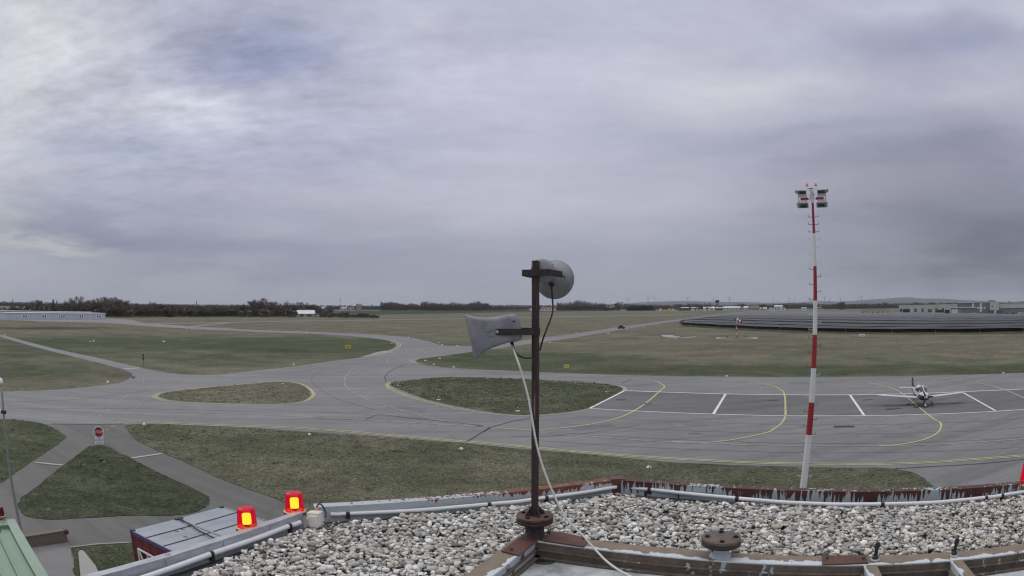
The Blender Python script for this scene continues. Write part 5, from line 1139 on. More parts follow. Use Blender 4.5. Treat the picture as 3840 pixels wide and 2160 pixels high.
# ------------------------------------------------------------------ lower left: containers, green roof, lamp post, wall
def containers():
    z = 3.0; A = PZ(486.6, 1987.7, z); B = PZ(833, 1897.6, z); C = PZ(608, 2082, z); M_ = PZ(663, 1944, z)
    u = (B - A).normalized(); v = (C - A).normalized(); v = (v - u*v.dot(u)).normalized(); w = (B-A).length/2
    for i, lab in enumerate(('grey roofed container with dark red side and white frame, left of two', 'grey roofed container behind the left beacon, right of two')):
        o_ = A + u*(w*i + .01); Mx = Matrix.Translation((o_.x, o_.y, 0)) @ Matrix((v, u, Vector((0, 0, 1)))).transposed().to_4x4()
        root = empty('shipping_container', (0, 0, 0), 0, lab, 'container', 'two joined containers'); root.matrix_world = Mx; L = 6.05; W_ = w - .02
        def pt(nm, mb, mt):
            ob = mb.build(nm, mt, root); return ob
        mb = MB()
        n = 36
        prof = []
        for j in range(n+1): x = L*j/n; prof.append((x, .04 if j % 4 in (1, 2) else 0.0))
        for yy, s_ in ((.0, 1), (W_, -1)):
            mb.add([Vector((x, yy + s_*d_, zz)) for x, d_ in prof for zz in (.1, z - .12)], [(2*j, 2*j+2, 2*j+3, 2*j+1) for j in range(n)])
        mb.box((.03, W_/2, z/2), (.05, W_ - .05, z - .3)).box((L - .03, W_/2, z/2), (.05, W_ - .05, z - .3)); pt('wall', mb, 'container_red')
        pt('roof', MB().box((L/2, W_/2, z - .05), (L - .02, W_ - .02, .06)), 'container_roof')
        pt('roof_edge', MB().box((L/2, .02, z - .06), (L, .05, .14)), 'purple' if i == 0 else 'container_roof'); pt('roof_edge', MB().box((L/2, W_ - .02, z - .06), (L, .05, .14)), 'container_roof')
        for xs in (1.18, 2.42, 3.7, 4.9): pt('roof_rib', MB().box((xs, W_/2, z - .012), (.055, W_ - .16, .03)), 'joint')
        for x in (.09, L - .09):
            for y in (.09, W_ - .09): pt('corner_casting', MB().bbox((x, y, z - .03), (.20, .19, .15), .02), 'dark_metal')
        if i == 0:
            for a, b in (((.55, 2.35), (.55, .3)), ((.55, 2.35), (2.9, 2.35)), ((.65, 2.3), (1.5, .3)), ((1.3, 2.3), (1.3, .9)), ((2.9, 2.35), (2.9, .3))): pt('white_frame', MB().tube([(a[0], -.05, a[1]), (b[0], -.05, b[1])], .05, 6), 'mast_white')
    a = PZ(*E0(735, 400), z + .06); b = PZ(*E0(1180, 640), z + .06); o = MB().tube(catmull([a, at_line(a, b, .3) + u*.05, at_line(a, b, .6) - u*.04, b], False, 4), .03, 6).tube([a + u*.1, at_line(a, b, .35)], .022, 6).build('lashing_strap', 'joint'); tag(o, 'dark strap lying over the joint between the two container roofs', 'strap')
    for q in ((715, 555), (790, 530), (825, 622)):
        pq = PZ(*E0(*q), z - .017); MB_ = MB().lathe([(0, .004), (.10, .004), (.12, 0)], 9, Matrix.Translation(pq) @ Matrix.Scale(.5, 4, Vector((0, 1, 0)))); ob = MB_.build('rust_patch', 'rust_plate'); tag(ob, 'small rust patch on the roof of the left container', 'patch', 'rust patches on the container roof')
containers()
G0 = lambda x, y: (x*.26219, 1780 + y*.26219)
def green_roof():
    z = 6.5; root = empty('green_metal_building', (0, 0, 0), 0, 'building with a pale green ribbed sheet metal roof in the lower left corner', 'building')
    a, b = PZ(*G0(210, 640), z), PZ(*G0(690, 1449), z); c = PZ(*G0(-400, 720), z)
    d = (b - a).normalized(); b = a + d*9.0; e = (c - a); e = e.normalized(); e = Vector((-d.y, d.x, 0)) if Vector((-d.y, d.x, 0)).dot(e) > 0 else Vector((d.y, -d.x, 0)); W_ = 9.0
    Mx = Matrix.Translation((a.x, a.y, 0)) @ Matrix((d, e, Vector((0, 0, 1)))).transposed().to_4x4(); root.matrix_world = Mx
    MB().prism([(0.15, .15), (9, .15), (9, W_ - .1), (.15, W_ - .1)], 0, z - .3).build('wall', 'green_trim', root)
    MB().prism([(.0, .0), (9.2, .0), (9.2, W_), (.0, W_)], z - .3, z - .08).build('roof_deck', 'green_roof', root)
    wv = max(.3, (PZ(*G0(560, 1449), z) - PZ(*G0(690, 1449), z)).length*.75)
    MB().box((4.6, wv/2, z - .03), (9.2, wv, .10)).build('verge_flashing', 'green_trim', root)
    MB().box((.22, W_/2 + wv/2, z - .034), (.44, W_ - wv - .01, .092)).build('ridge_flashing', 'green_trim', root)
    for k in range(14): MB().box((4.8, wv + .42 + .42*k, z - .05), (8.7, .05, .07)).build('roof_rib', 'green_roof', root)
    MB().box((.62, wv + 1.1, z - .035), (.10, 1.6, .05)).build('roof_slot', 'black', root)
    q = a + e*1.1 + d*(-.0); return root, z, a, d, e
_gr, zgr, ga, gd, ge = green_roof()
def dark_beacon():
    p = PZ(*G0(14, 585), zgr + .1); s_ = 1.0; k = 22/2400*(p - Vector((0, 0, H))).length/.158*1.25
    beacon(p, k*1.2, 'red beacon with a dark dome at the left edge above the green roof', None, lit=False)
    MBx = MB().box((0, 0, 0), (.5, .06, .05)).build('beacon_bracket', 'rust_plate', None, p + Vector((.1, .1, -.1*k - .02)), (0, 0, .2)); tag(MBx, 'rusty bracket under the dark red beacon at the left edge', 'bracket')
dark_beacon()
def lamp_post():
    D = 31.5; p0 = PH(84, 2010, D); p0.z = 0; root = empty('lamp_post', p0, 0, 'thin grey lamp post standing behind the green roof at the left edge', 'lamp post')
    pts = [PH(84, 2010, D), PH(60, 1900, D), PH(35, 1760, D), PH(14, 1560, D), PH(7, 1470, D)]; P = [Vector((0, 0, 0))] + [q - p0 for q in pts]
    MB().tube(P, [.09] + [.085, .08, .07, .055, .05], 12).build('pole', 'galv', root)
    t = P[-1]; MB().tube([t, t + Vector((-.15, 0, .35)), t + Vector((-.7, 0, .5))], .035, 8).build('arm', 'galv', root)
    MB().lathe([(0, .30), (.12, .26), (.17, .12), (.18, 0), (0, 0)], 16, Matrix.Translation(t + Vector((-.1, 0, .35)))).build('lamp_head', 'white', root)
    q = PH(13, 1545, D) - p0; MB().box(q, (.30, .14, .16)).build('clamp', 'dark_metal', root); MB().tube([q + Vector((-.15, 0, 0)), q + Vector((-.5, 0, .1))], .05, 8).build('side_lamp', 'white', root)
lamp_post()
p0, p1 = PZ(*D5(270, 1196)), PZ(*D5(615, 1140)); d = (p1 - p0).normalized(); rt_ = empty('low_wall', (p0.x, p0.y, 0), math.atan2(d.y, d.x), 'low brown retaining wall beside the ramp left of the red container', 'wall')
L_ = (p1-p0).length; MB().box((L_/2 - 1, .14, .30), (L_ + 2, .28, .60)).build('wall_body', 'wood', rt_); MB().box((L_/2 - 1, .14, .62), (L_ + 2.05, .34, .06)).build('coping', 'wood', rt_); MB().bbox((L_ + .02, .14, .55), (.25, .4, .25), .03).build('end_post', 'flange_rust', rt_)
q = [PZ(*D5(*a)) for a in ((722, 1300), (724, 1286), (738, 1276), (756, 1274), (772, 1284), (880, 1420), (940, 1560), (748, 1560))]; o = MB().prism([(a.x, a.y) for a in q], 0, .35).build('concrete_pier', 'grey_wall'); tag(o, 'pale concrete pier rising from the grass beside the container', 'pier')
sheet('ramp', Q(D5, (240, 1200), (612, 1150), (640, 1195), (690, 1449), (760, 1900), (300, 1900), (200, 1400)), .030, 'asphalt', smooth=False, kind='structure')

# ------------------------------------------------------------------ solar field
def solar():
    front = [PZ(x, y) for x, y in ((2553, 1222), (2700, 1232), (2880, 1242), (3040, 1248), (3178, 1251), (3350, 1253), (3513, 1253), (3680, 1252), (3840, 1250), (4000, 1246))]
    n = Vector((.90, .43, 0)).normalized(); O = front[0]
    lb_ = [PZ(x, y) for x, y in ((2553, 1222), (2563, 1208), (2593, 1203), (2650, 1197), (2700, 1190), (2760, 1182), (2810, 1176), (2900, 1171), (3000, 1168))]; ls = [n.dot(q - O) for q in lb_]
    ylim = lambda px: np.interp(px, [2800, 3200, 3400, 3600, 3700, 3840, 4200], [1167, 1173, 1176, 1180, 1183, 1187, 1190])
    d0 = (front[1] - front[0]).normalized(); k = 0; s_ = 0.0; first = True
    while s_ < 640:
        base = [q + n*s_ for q in front]; m0 = Vector((np.interp(s_, ls, [q.x for q in lb_]), np.interp(s_, ls, [q.y for q in lb_]), 0))
        fine = []
        base[0] = m0 if (m0 - base[1]).dot(d0) < 0 else base[0]
        pts = [m0] + [q for q in base[1:] if (q - m0).dot((base[-1] - base[0]).normalized()) > 3]
        for a, b in zip(pts[:-1], pts[1:]):
            m = max(1, int((b-a).length/8)); fine += [a.lerp(b, j/m) for j in range(m)]
        fine.append(pts[-1]); keep = []
        for q in fine:
            px, py = proj(q.x, q.y, 0)
            if py > ylim(px) and px < 4050: keep.append(q)
            elif keep: break
        if len(keep) > 3:
            hi_near = (k % 2 == 0) or k in (9, 15); tagl = 'front row of solar panels with dark underside, posts and braces facing the grass' if k == 0 else 'long row of dark solar panels in the field behind the front row'
            root = empty('solar_panel_row', (keep[0].x, keep[0].y, 0), 0, tagl, 'solar panels', None if k == 0 else 'solar panel rows'); o0 = keep[0]; nn = n; half = 1.9
            zl, zh = (.75, 2.0) if k > 2 else (.7, 2.3)
            vs = []; fr = []
            for j, q in enumerate(keep):
                jit = .05*math.sin(j*1.7 + k); za, zb_ = (zh, zl) if hi_near else (zl, zh)
                a, b = q - o0 - nn*half, q - o0 + nn*half; vs += [Vector((a.x, a.y, za + jit)), Vector((b.x, b.y, zb_ + jit)), Vector((b.x, b.y, zb_ + jit - .06)), Vector((a.x, a.y, za + jit - .06))]
            mb = MB(); m = len(keep); mb.add(vs, [(4*j, 4*j+4, 4*j+5, 4*j+1) for j in range(m-1)][:] + [(4*j+3, 4*j+2, 4*j+6, 4*j+7) for j in range(m-1)]); mb.build('panel_bank', 'panel', root)
            top = 0 if hi_near else 1
            rl = [vs[4*j + top] + Vector((0, 0, .02)) for j in range(m)]; MB().tube(rl, .055 if k < 30 else .09, 4, smooth=False).build('frame_rail', 'rail', root)
            if k < 4:
                low = [vs[4*j + 1 - top] + Vector((0, 0, .0)) for j in range(m)]; MB().tube(low, .05, 4, smooth=False).build('lower_rail', 'panel_back', root)
                if k == 0:
                    cnt = 0
                    for j in range(0, m, 2):
                        a = vs[4*j]; 
                        if cnt < 45: MB().tube([(a.x + nn.x*.4, a.y + nn.y*.4, 0), (a.x + nn.x*.4, a.y + nn.y*.4, a.z - .25)], .06, 4).build('post', 'rail', root); cnt += 1
                        if j % 6 == 0 and j+1 < m and cnt < 60: b = vs[4*(j+1) + 1]; MB().tube([a + Vector((0, 0, -.1)), b + Vector((0, 0, -.1))], .05, 4).build('brace', 'rail', root)
        s_ += (14.0 if k in (3, 8, 14, 21, 29, 38) else 8.0); k += 1
solar()

# ================================================================== the far edge of the field: buildings
def building(name, x0, x1, ytop, ybase, depth, wall, roof, label, cat='building', group=None, gable=0., windows=(), overhang=.3, rp='roof', D=None, rot=0.):
    """a box shaped building whose front spans photo columns x0..x1; windows: (u0, u1, v0, v1, name, material)"""
    a, b = PZ(x0, ybase), PZ(x1, ybase)
    if D: a, b = PH(x0, ybase, D), PH(x1, ybase, D); a.z = b.z = 0
    d = (b-a).normalized(); L = (b-a).length; m_ = (a+b)/2; n = Vector((-d.y, d.x, 0)); n = n if n.dot(m_) > 0 else -n
    h = max(1.5, PH((x0+x1)/2, ytop, hd(m_)).z); root = empty(name, (0, 0, 0), 0, label, cat, group); root.matrix_world = Matrix.Translation((a.x, a.y, 0)) @ Matrix((d, n, Vector((0, 0, 1)))).transposed().to_4x4()
    hw = h*(1 - gable); MB().box((L/2, depth/2, hw/2), (L, depth, hw)).build('wall', wall, root)
    o = overhang
    if gable:
        MB().add([(-o, -o, hw), (L+o, -o, hw), (L+o, depth+o, hw), (-o, depth+o, hw), (-o, depth/2, h), (L+o, depth/2, h)], [(0, 1, 5, 4), (2, 3, 4, 5), (0, 4, 3), (1, 2, 5), (3, 2, 1, 0)]).build(rp, roof, root)
    else: MB().box((L/2, depth/2, hw + .15), (L + 2*o, depth + 2*o, .45)).build(rp, roof, root)
    for w_ in windows:
        u0, u1, v0, v1, nm, mt = w_; f = MB().box(((u0+u1)/2*L, -.05, (v0+v1)/2*h), ((u1-u0)*L, .12, (v1-v0)*h)).build(nm, mt, root)
    return root, L, h
# white hangar on the left, five pairs of dark windows
def white_hangar():
    ws = []
    for cx in (490, 870, 1245, 1620, 1985):
        u = (cx - 105)/2020; ws += [(u - .028, u + .028, .22, .80, 'panel', 'mast_white')]
    root, L, h = building('aircraft_hangar', 20, 395, 1175, 1197.5, 16, 'white_wall', 'mast_white', 'long low white hangar with five pairs of dark windows at the far left', 'hangar', windows=ws, overhang=.5)
    for cx in (490, 870, 1245, 1620, 1985):
        u = (cx - 105)/2020*L
        for s_ in (-1, 1):
            f = MB().box((u + s_*L*.0115, -.16, h*.5), (L*.011, .1, h*.34)).build('window', 'glass_dark', root)
    for j in range(14): MB().box((L*(.04 + j*.07), -.12, h*.42), (.12, .1, h*.8)).build('door_seam', 'grey_metal', root)
white_hangar()
building('rear_hangar', -60, 345, 1168.5, 1192, 14, 'grey_wall', 'light_roof', 'second grey roofed hangar showing just above and left of the white hangar', 'hangar', D=640)
building('field_shed', 1119, 1181, 1163, 1188, 12, 'beige_wall', 'light_roof', 'small shed with a white gable roof among pale shrubs left of centre', 'shed', gable=.55, windows=((.1, .3, .0, .4, 'door', 'dark_wall'), (.5, .8, .05, .35, 'door', 'dark_wall')), overhang=.8)
building('flat_roof_shed', 816, 871, 1162.5, 1186, 9, 'dark_wall', 'mast_white', 'low shed with a thin white flat roof in the left tree belt', 'shed', overhang=.8, D=800)
building('red_trailer', 629, 655, 1180, 1188.5, 3, 'red_wall', 'red_wall', 'dark red trailer parked before the left tree belt', 'trailer', windows=((.1, .9, .5, .8, 'window', 'glass_dark'),), overhang=0)
building('blue_container', 1184, 1200, 1177, 1188.5, 4, 'skip_blue', 'skip_blue', 'small blue container beside the white roofed shed', 'container', windows=((.2, .45, .2, .7, 'door', 'mast_white'), (.6, .8, .2, .7, 'door', 'mast_white')), overhang=0)
for x, y, lab in ((1188, 1147, 0),): pass
far = [ # name, x0, x1, ytop, ybase, wall, roof, label, cat, gable
 ('terrace_building', 2029, 2092, 1152, 1162.5, 'mast_white', 'red_wall', 'white building with a dark red roof just right of the pole', 'building', .35, 5),
 ('farm_house', 2262, 2278, 1145, 1164, 'dark_wall', 'dark_wall', 'steep gabled dark house at the right end of the poplars', 'house', .7, 0),
 ('farm_house', 2279, 2303, 1149, 1163, 'beige_wall', 'dark_wall', 'pale house beside the steep gabled one', 'house', .4, 3),
 ('long_shed', 2547, 2620, 1152, 1162, 'dark_wall', 'light_roof', 'dark shed with a pale roof line left of the far tower', 'shed', .15, 6),
 ('small_hangar', 2638, 2680, 1150, 1162, 'light_roof', 'mast_white', 'pale shed just left of the far control tower', 'shed', .35, 2),
 ('small_hangar', 2683, 2710, 1153, 1162, 'dark_wall', 'light_roof', 'low dark hall at the foot of the far control tower', 'shed', .2, 3),
 ('far_hangar', 2712, 2806, 1149, 1162, 'white_wall', 'light_roof', 'long pale hangar right of the far control tower', 'hangar', .3, 8),
 ('yellow_hangar', 2808, 2847, 1147, 1161, 'beige_wall', 'yellow_line', 'yellow topped hangar next to the long pale one', 'hangar', .0, 4),
 ('white_hall', 2849, 2876, 1153, 1161, 'white_wall', 'light_roof', 'small white hall right of the yellow hangar', 'building', .3, 2),
 ('white_hall', 2904, 2935, 1145, 1156, 'white_wall', 'light_roof', 'pale hall low on the ridge left of the mast', 'building', .2, 3),
 ('farm_hall', 3006, 3024, 1153, 1158, 'mast_white', 'light_roof', 'tiny white hall immediately left of the mast', 'building', .2, 0),
 ('village_house', 1276, 1300, 1151, 1160, 'white_wall', 'grey_roof', 'pale village house at the foot of the thin mast', 'house', .4, 2),
 ('village_house', 1305, 1328, 1152, 1160, 'white_wall', 'red_wall', 'pale village house with a reddish roof right of the thin mast', 'house', .4, 2),
 ('village_house', 1206, 1220, 1150, 1160, 'mast_white', 'grey_roof', 'white village house above the brown scrub', 'house', .4, 1),
 ('round_silo_hall', 1336, 1356, 1139, 1160, 'grey_wall', 'dark_wall', 'tall grey hall with a flat round top beyond the green field', 'building', .25, 0),
 ('chimney_block', 1427, 1434, 1133, 1160, 'dark_wall', 'dark_wall', 'narrow dark tower at the left end of the central wood', 'building', .0, 0),
 ('farm_hall', 1752, 1768, 1154, 1164, 'white_wall', 'grey_roof', 'pale farm hall in front of the central wood', 'building', .4, 1),
 ('farm_hall', 1984, 1994, 1156, 1163, 'mast_white', 'grey_roof', 'tiny white farm hall just left of the pole', 'building', .4, 0)]
for nm, x0, x1, yt, yb, wa, ro, lab, cat, ga_, nw in far:
    ws = [((i + .25)/max(1, nw), (i + .7)/max(1, nw), .2, .5, 'window', 'glass_dark') for i in range(nw)]
    building(nm, x0, x1, yt, yb, 22, wa, ro, lab, cat, gable=ga_, windows=ws, overhang=.5, D=1850)
def control_tower():
    D = 2000; p = PH(2690, 1158, D); p.z = 0; root = empty('control_tower', p, 0, 'far slim control tower with white bands above the sheds', 'tower'); k = D/2400*.95
    z = lambda y: PH(2690, y, D).z
    MB().tube([(0, 0, 0), (0, 0, z(1137))], 3.2, 10).build('shaft', 'mast_white', root)
    for y in (1147, 1141, 1135): MB().lathe([(0, 1.6), (5.5, 1.6), (5.5, -1.0), (0, -1.0)], 12, Matrix.Translation((0, 0, z(y))), smooth=False).build('band', 'dark_wall', root)
    MB().lathe([(3.5, z(1135)), (6, z(1131)), (7.5, z(1126)), (0, z(1126))], 12, smooth=False).build('cab', 'glass_dark', root); MB().lathe([(0, z(1123)), (8, z(1123.5)), (8, z(1126)), (0, z(1126))], 12, smooth=False).build('cab_roof', 'mast_white', root)
control_tower()
for px, y0, y1, D, lab in ((1277, 1116, 1160, 1500, 'thin white radio mast above the village'), (737, 1127, 1160, 900, 'thin dark mast above the left tree belt'), (46, 1121, 1160, 900, 'thin pale mast above the trees at the far left'), (1075, 1128, 1160, 900, 'short thin pole among the trees left of the shed')):
    p = PH(px, y1, D); p.z = 0; zt = PH(px, y0, D).z; root = empty('radio_mast', p, 0, lab, 'mast', 'thin masts on the skyline')
    for i in range(4): MB().tube([(0, 0, zt*i/4), (0, 0, zt*(i+1)/4)], .75 - .1*i, 6).build('mast_section', 'mast_white' if px == 1277 and i % 2 == 0 else 'dark_metal', root)
# right hand side: hall, offices, canopy
def right_side():
    B = lambda x, y: (3360 + x*.18634, 1100 + y*.18634)
    bx = lambda nm, xa, xb, ya, yb, dp, wa, ro, lab, cat, **k: building(nm, B(xa, 0)[0], B(xb, 0)[0], B(0, ya)[1], B(0, yb)[1], dp, wa, ro, lab, cat, **k)
    ws = [((x - 55)/1345., (x + w - 55)/1345., .05, v, 'door', 'dark_wall') for x, w, v in ((75, 50, .62), (365, 45, .62), (505, 42, .62), (780, 42, .62), (918, 42, .62))] + [(.06, .165, .0, .45, 'gate', 'dark_metal'), (.43, .49, .0, .45, 'gate', 'wood')]
    bx('storage_hall', 55, 1400, 236, 395, 40, 'pale_wall', 'mast_white', 'long pale grey hall with dark doors beyond the solar field', 'hall', windows=ws, D=900)
    ws = [(.05 + i*.095, .11 + i*.095, .45, .58, 'window', 'mast_white') for i in range(9)]
    bx('office_building', 1235, 1890, 186, 400, 25, 'slate_wall', 'light_roof', 'dark office building with a row of windows and white pillars', 'building', windows=ws + [(.45, .50, .22, .93, 'pillar', 'mast_white'), (.69, .745, .15, .93, 'pillar', 'mast_white')], D=790, overhang=.6)
    bx('square_tower_block', 1892, 2075, 178, 420, 25, 'pale_wall', 'grey_roof', 'pale square block with one dark window between office and large hall', 'building', windows=[(.1, .5, .58, .74, 'window_frame', 'mast_white'), (.16, .4, .60, .72, 'window', 'dark_wall')], D=780, overhang=0)
    bx('large_hall', 2077, 2900, 184, 420, 40, 'slate_wall', 'light_roof', 'large grey hall with a light upper facade at the right edge', 'hall', windows=[(0, 1, .50, .93, 'upper_facade', 'pale_wall'), (.0, 1, .42, .47, 'canopy_edge', 'dark_metal')], D=785, overhang=.6)
    rt_, L, h = bx('carport', 1105, 1640, 290, 405, 14, 'slate_wall', 'mast_white', 'pale canopy with a long white roof edge before the office', 'canopy', windows=[(.02, .26, .0, .85, 'wall_panel', 'light_roof'), (.29, .40, .0, .85, 'wall_panel', 'grey_wall')], D=740, overhang=1.)
    for xa, xb, ya, yb, lab, m_, D in ((1850, 1975, 345, 415, 'blue grey skip left of the other one before the large hall', 'skip_blue', 700), (2020, 2145, 345, 415, 'blue grey skip nearer the red car before the large hall', 'skip_blue', 700), (140, 275, 320, 390, 'dark container against the left end of the long pale hall', 'dark_metal', 860), (980, 1080, 340, 400, 'dark container beside the pale canopy', 'dark_metal', 730), (640, 710, 322, 390, 'brown container against the long pale hall', 'wood', 860), (820, 960, 335, 392, 'dark clutter of crates against the long pale hall', 'dark_metal', 850)):
        bx('waste_skip' if m_ == 'skip_blue' else 'container', xa, xb, ya, yb, 4, m_, m_, lab, 'skip' if m_ == 'skip_blue' else 'container', D=D, overhang=.0, windows=((.1, .14, .1, .8, 'rib', m_), (.48, .52, .1, .8, 'rib', m_), (.86, .9, .1, .8, 'rib', m_)))
    def cp(x, y, m_, lab, D, L, hg, van=False):
        p = PH(*B(x, y), D); build_car(*B(x, y), m_, lab, L, math.atan2(p.y, p.x) - PI/2 + .1, hg, van, D)
    cp(2525, 430, 'van_white', 'white van parked at the far right edge of the solar field', 640, 6.6, 3.0, True)
    cp(2375, 410, 'car_red', 'red vehicle parked left of the white van', 660, 5.0, 2.6)
    cp(1570, 405, 'van_white', 'white van parked under the right end of the canopy', 690, 7.5, 2.6, True); cp(1760, 400, 'galv', 'silver car parked between canopy and blue skips', 690, 7., 1.9); cp(2230, 415, 'car_dark', 'dark car parked between blue skip and red vehicle', 680, 6., 2.)
    cp(1450, 405, 'car_dark', 'dark car under the middle of the canopy', 700, 5., 2.)
    # heaps of building rubble and pallets left of the hall
    for i, (xa, xb, ya, yb) in enumerate(((2900-2400, 0, 0, 0),)): pass
    C_ = lambda x, y: BX(6, x, y)
    labs = ['sandy stack of pallets, leftmost before the long pale hall', 'sandy stack of pallets with a dark gap on its right', 'pale heap of boards in the middle of the sandy stacks', 'low sandy heap right of the pale boards', 'beige stack with a white edge near the hall corner', 'small beige crate heap touching the hall corner']
    for (xa, xb, ya, yb), lab in zip(((1870, 1960, 340, 382), (1965, 2050, 325, 380), (2060, 2160, 330, 375), (2170, 2270, 340, 375), (2280, 2350, 325, 382), (2370, 2440, 345, 385)), labs):
        x0, y0 = C_(xa, ya); x1, y1 = C_(xb, yb); building('pallet_stack', x0, x1, y0, y1, 4, 'beige_wall', 'old_yellow', lab, 'stack', 'sandy stacks left of the long pale hall', windows=((.3, .5, .1, .6, 'gap', 'dark_wall'),), D=860, overhang=.1)
    labs = ['white parked aircraft or trailer, leftmost of the row below the ridge', 'tiny white trailer second in the row below the ridge', 'tiny white trailer third in the row below the ridge', 'tiny white trailer just left of the mast']
    for (xa, xb), lab in zip(((20, 90), (100, 135), (260, 350), (680, 770)), labs):
        x0, y0 = C_(xa, 292); x1, y1 = C_(xb, 315); building('white_trailer', x0, x1, y0, y1, 3, 'mast_white', 'light_roof', lab, 'trailer', 'white trailers below the ridge', windows=((.2, .7, .4, .7, 'window', 'glass_dark'),), D=1600, overhang=.1)
    C5 = lambda x, y: BX(5, x, y)
    labs = ['white truck at the left end of the far sheds', 'yellow truck among the far sheds', 'small white truck right of the yellow one', 'white car before the dark far shed', 'white car at the right foot of the dark far shed', 'white box on the grass below the far tower']
    for (xa, xb, m_), lab in zip(((390, 440, 'mast_white'), (570, 640, 'yellow'), (655, 690, 'mast_white'), (1030, 1100, 'mast_white'), (1130, 1190, 'mast_white'), (1290, 1330, 'mast_white')), labs):
        x0, y0 = C5(xa, 310); x1, y1 = C5(xb, 338); building('parked_truck', x0, x1, y0, y1, 3, m_, m_, lab, 'truck', 'vehicles before the far sheds', windows=((.7, .92, .5, .8, 'window', 'glass_dark'),), D=1700, overhang=.0)
right_side()

# ------------------------------------------------------------------ wind turbines on the horizon
def turbines():
    D = 9000; wt = None; L = [(2355, 1119, 1152), (2431, 1116, 1150), (2453, 1118, 1150), (2580, 1117, 1150), (2676, 1118, 1150), (2736, 1116, 1150), (2900, 1122, 1150), (2958, 1119, 1150), (2980, 1122, 1150), (3034, 1119, 1150), (3092, 1115, 1150), (3112, 1120, 1150), (3153, 1113, 1150), (3218, 1118, 1150), (3231, 1112, 1150)]
    for i, (px, yt, yb) in enumerate(L):
        p = PH(px, yb, D); p.z = 0; h = PH(px, yt, D).z
        if wt is None:
            wt = empty('wind_turbine', p); MB().tube([(0, 0, 0), (0, 0, 100)], [2.6, 1.6], 8).build('tower', 'grey_metal', wt); MB().box((0, 0, 101), (4, 8, 4)).build('nacelle', 'grey_metal', wt)
            for k in range(3):
                a = R(20 + 120*k); d = Vector((math.cos(a), -.0, math.sin(a))); MB().tube([Vector((0, -5, 101)), Vector((0, -5, 101)) + d*12, Vector((0, -5, 101)) + d*48], [1.2, 2.2, .5], 5).build('rotor_blade', 'grey_metal', wt)
            o = wt
        else: o = copy_tree(wt)
        o.location = p; o.scale = (h/105,)*3; o.rotation_euler = (0, 0, -math.atan2(p.x, p.y) + random.uniform(-.7, .7))
        tag(o, 'tiny wind turbine on the hazy horizon', 'wind turbine', 'wind turbines on the horizon')
turbines()

# ------------------------------------------------------------------ trees
def twig_cloud(mb, n, ctr, rad, ln, w, up=.6, shell=.35, seed=0):
    """many thin twig-sized faces spread through an ellipsoid, thinner toward its middle"""
    rg = random.Random(seed)
    for _ in range(n):
        d = Vector((rg.gauss(0, 1), rg.gauss(0, 1), rg.gauss(0, 1))).normalized(); r = (shell + (1 - shell)*rg.random())**.6*(.8 + .35*noise.noise(d*2.2 + Vector((seed*3.1, 0, 0))))
        p = Vector((ctr[0] + d.x*rad[0]*r, ctr[1] + d.y*rad[1]*r, ctr[2] + d.z*rad[2]*r))
        t = (d + Vector((rg.gauss(0, .35), rg.gauss(0, .35), up + rg.gauss(0, .3)))).normalized(); s_ = t.orthogonal().normalized()
        s_ = (Matrix.Rotation(rg.random()*6.28, 3, t) @ s_)*w*rg.uniform(.5, 1.2); l_ = ln*rg.uniform(.5, 1.2)
        mb.add([p - s_, p + s_, p + t*l_], [(0, 1, 2)])
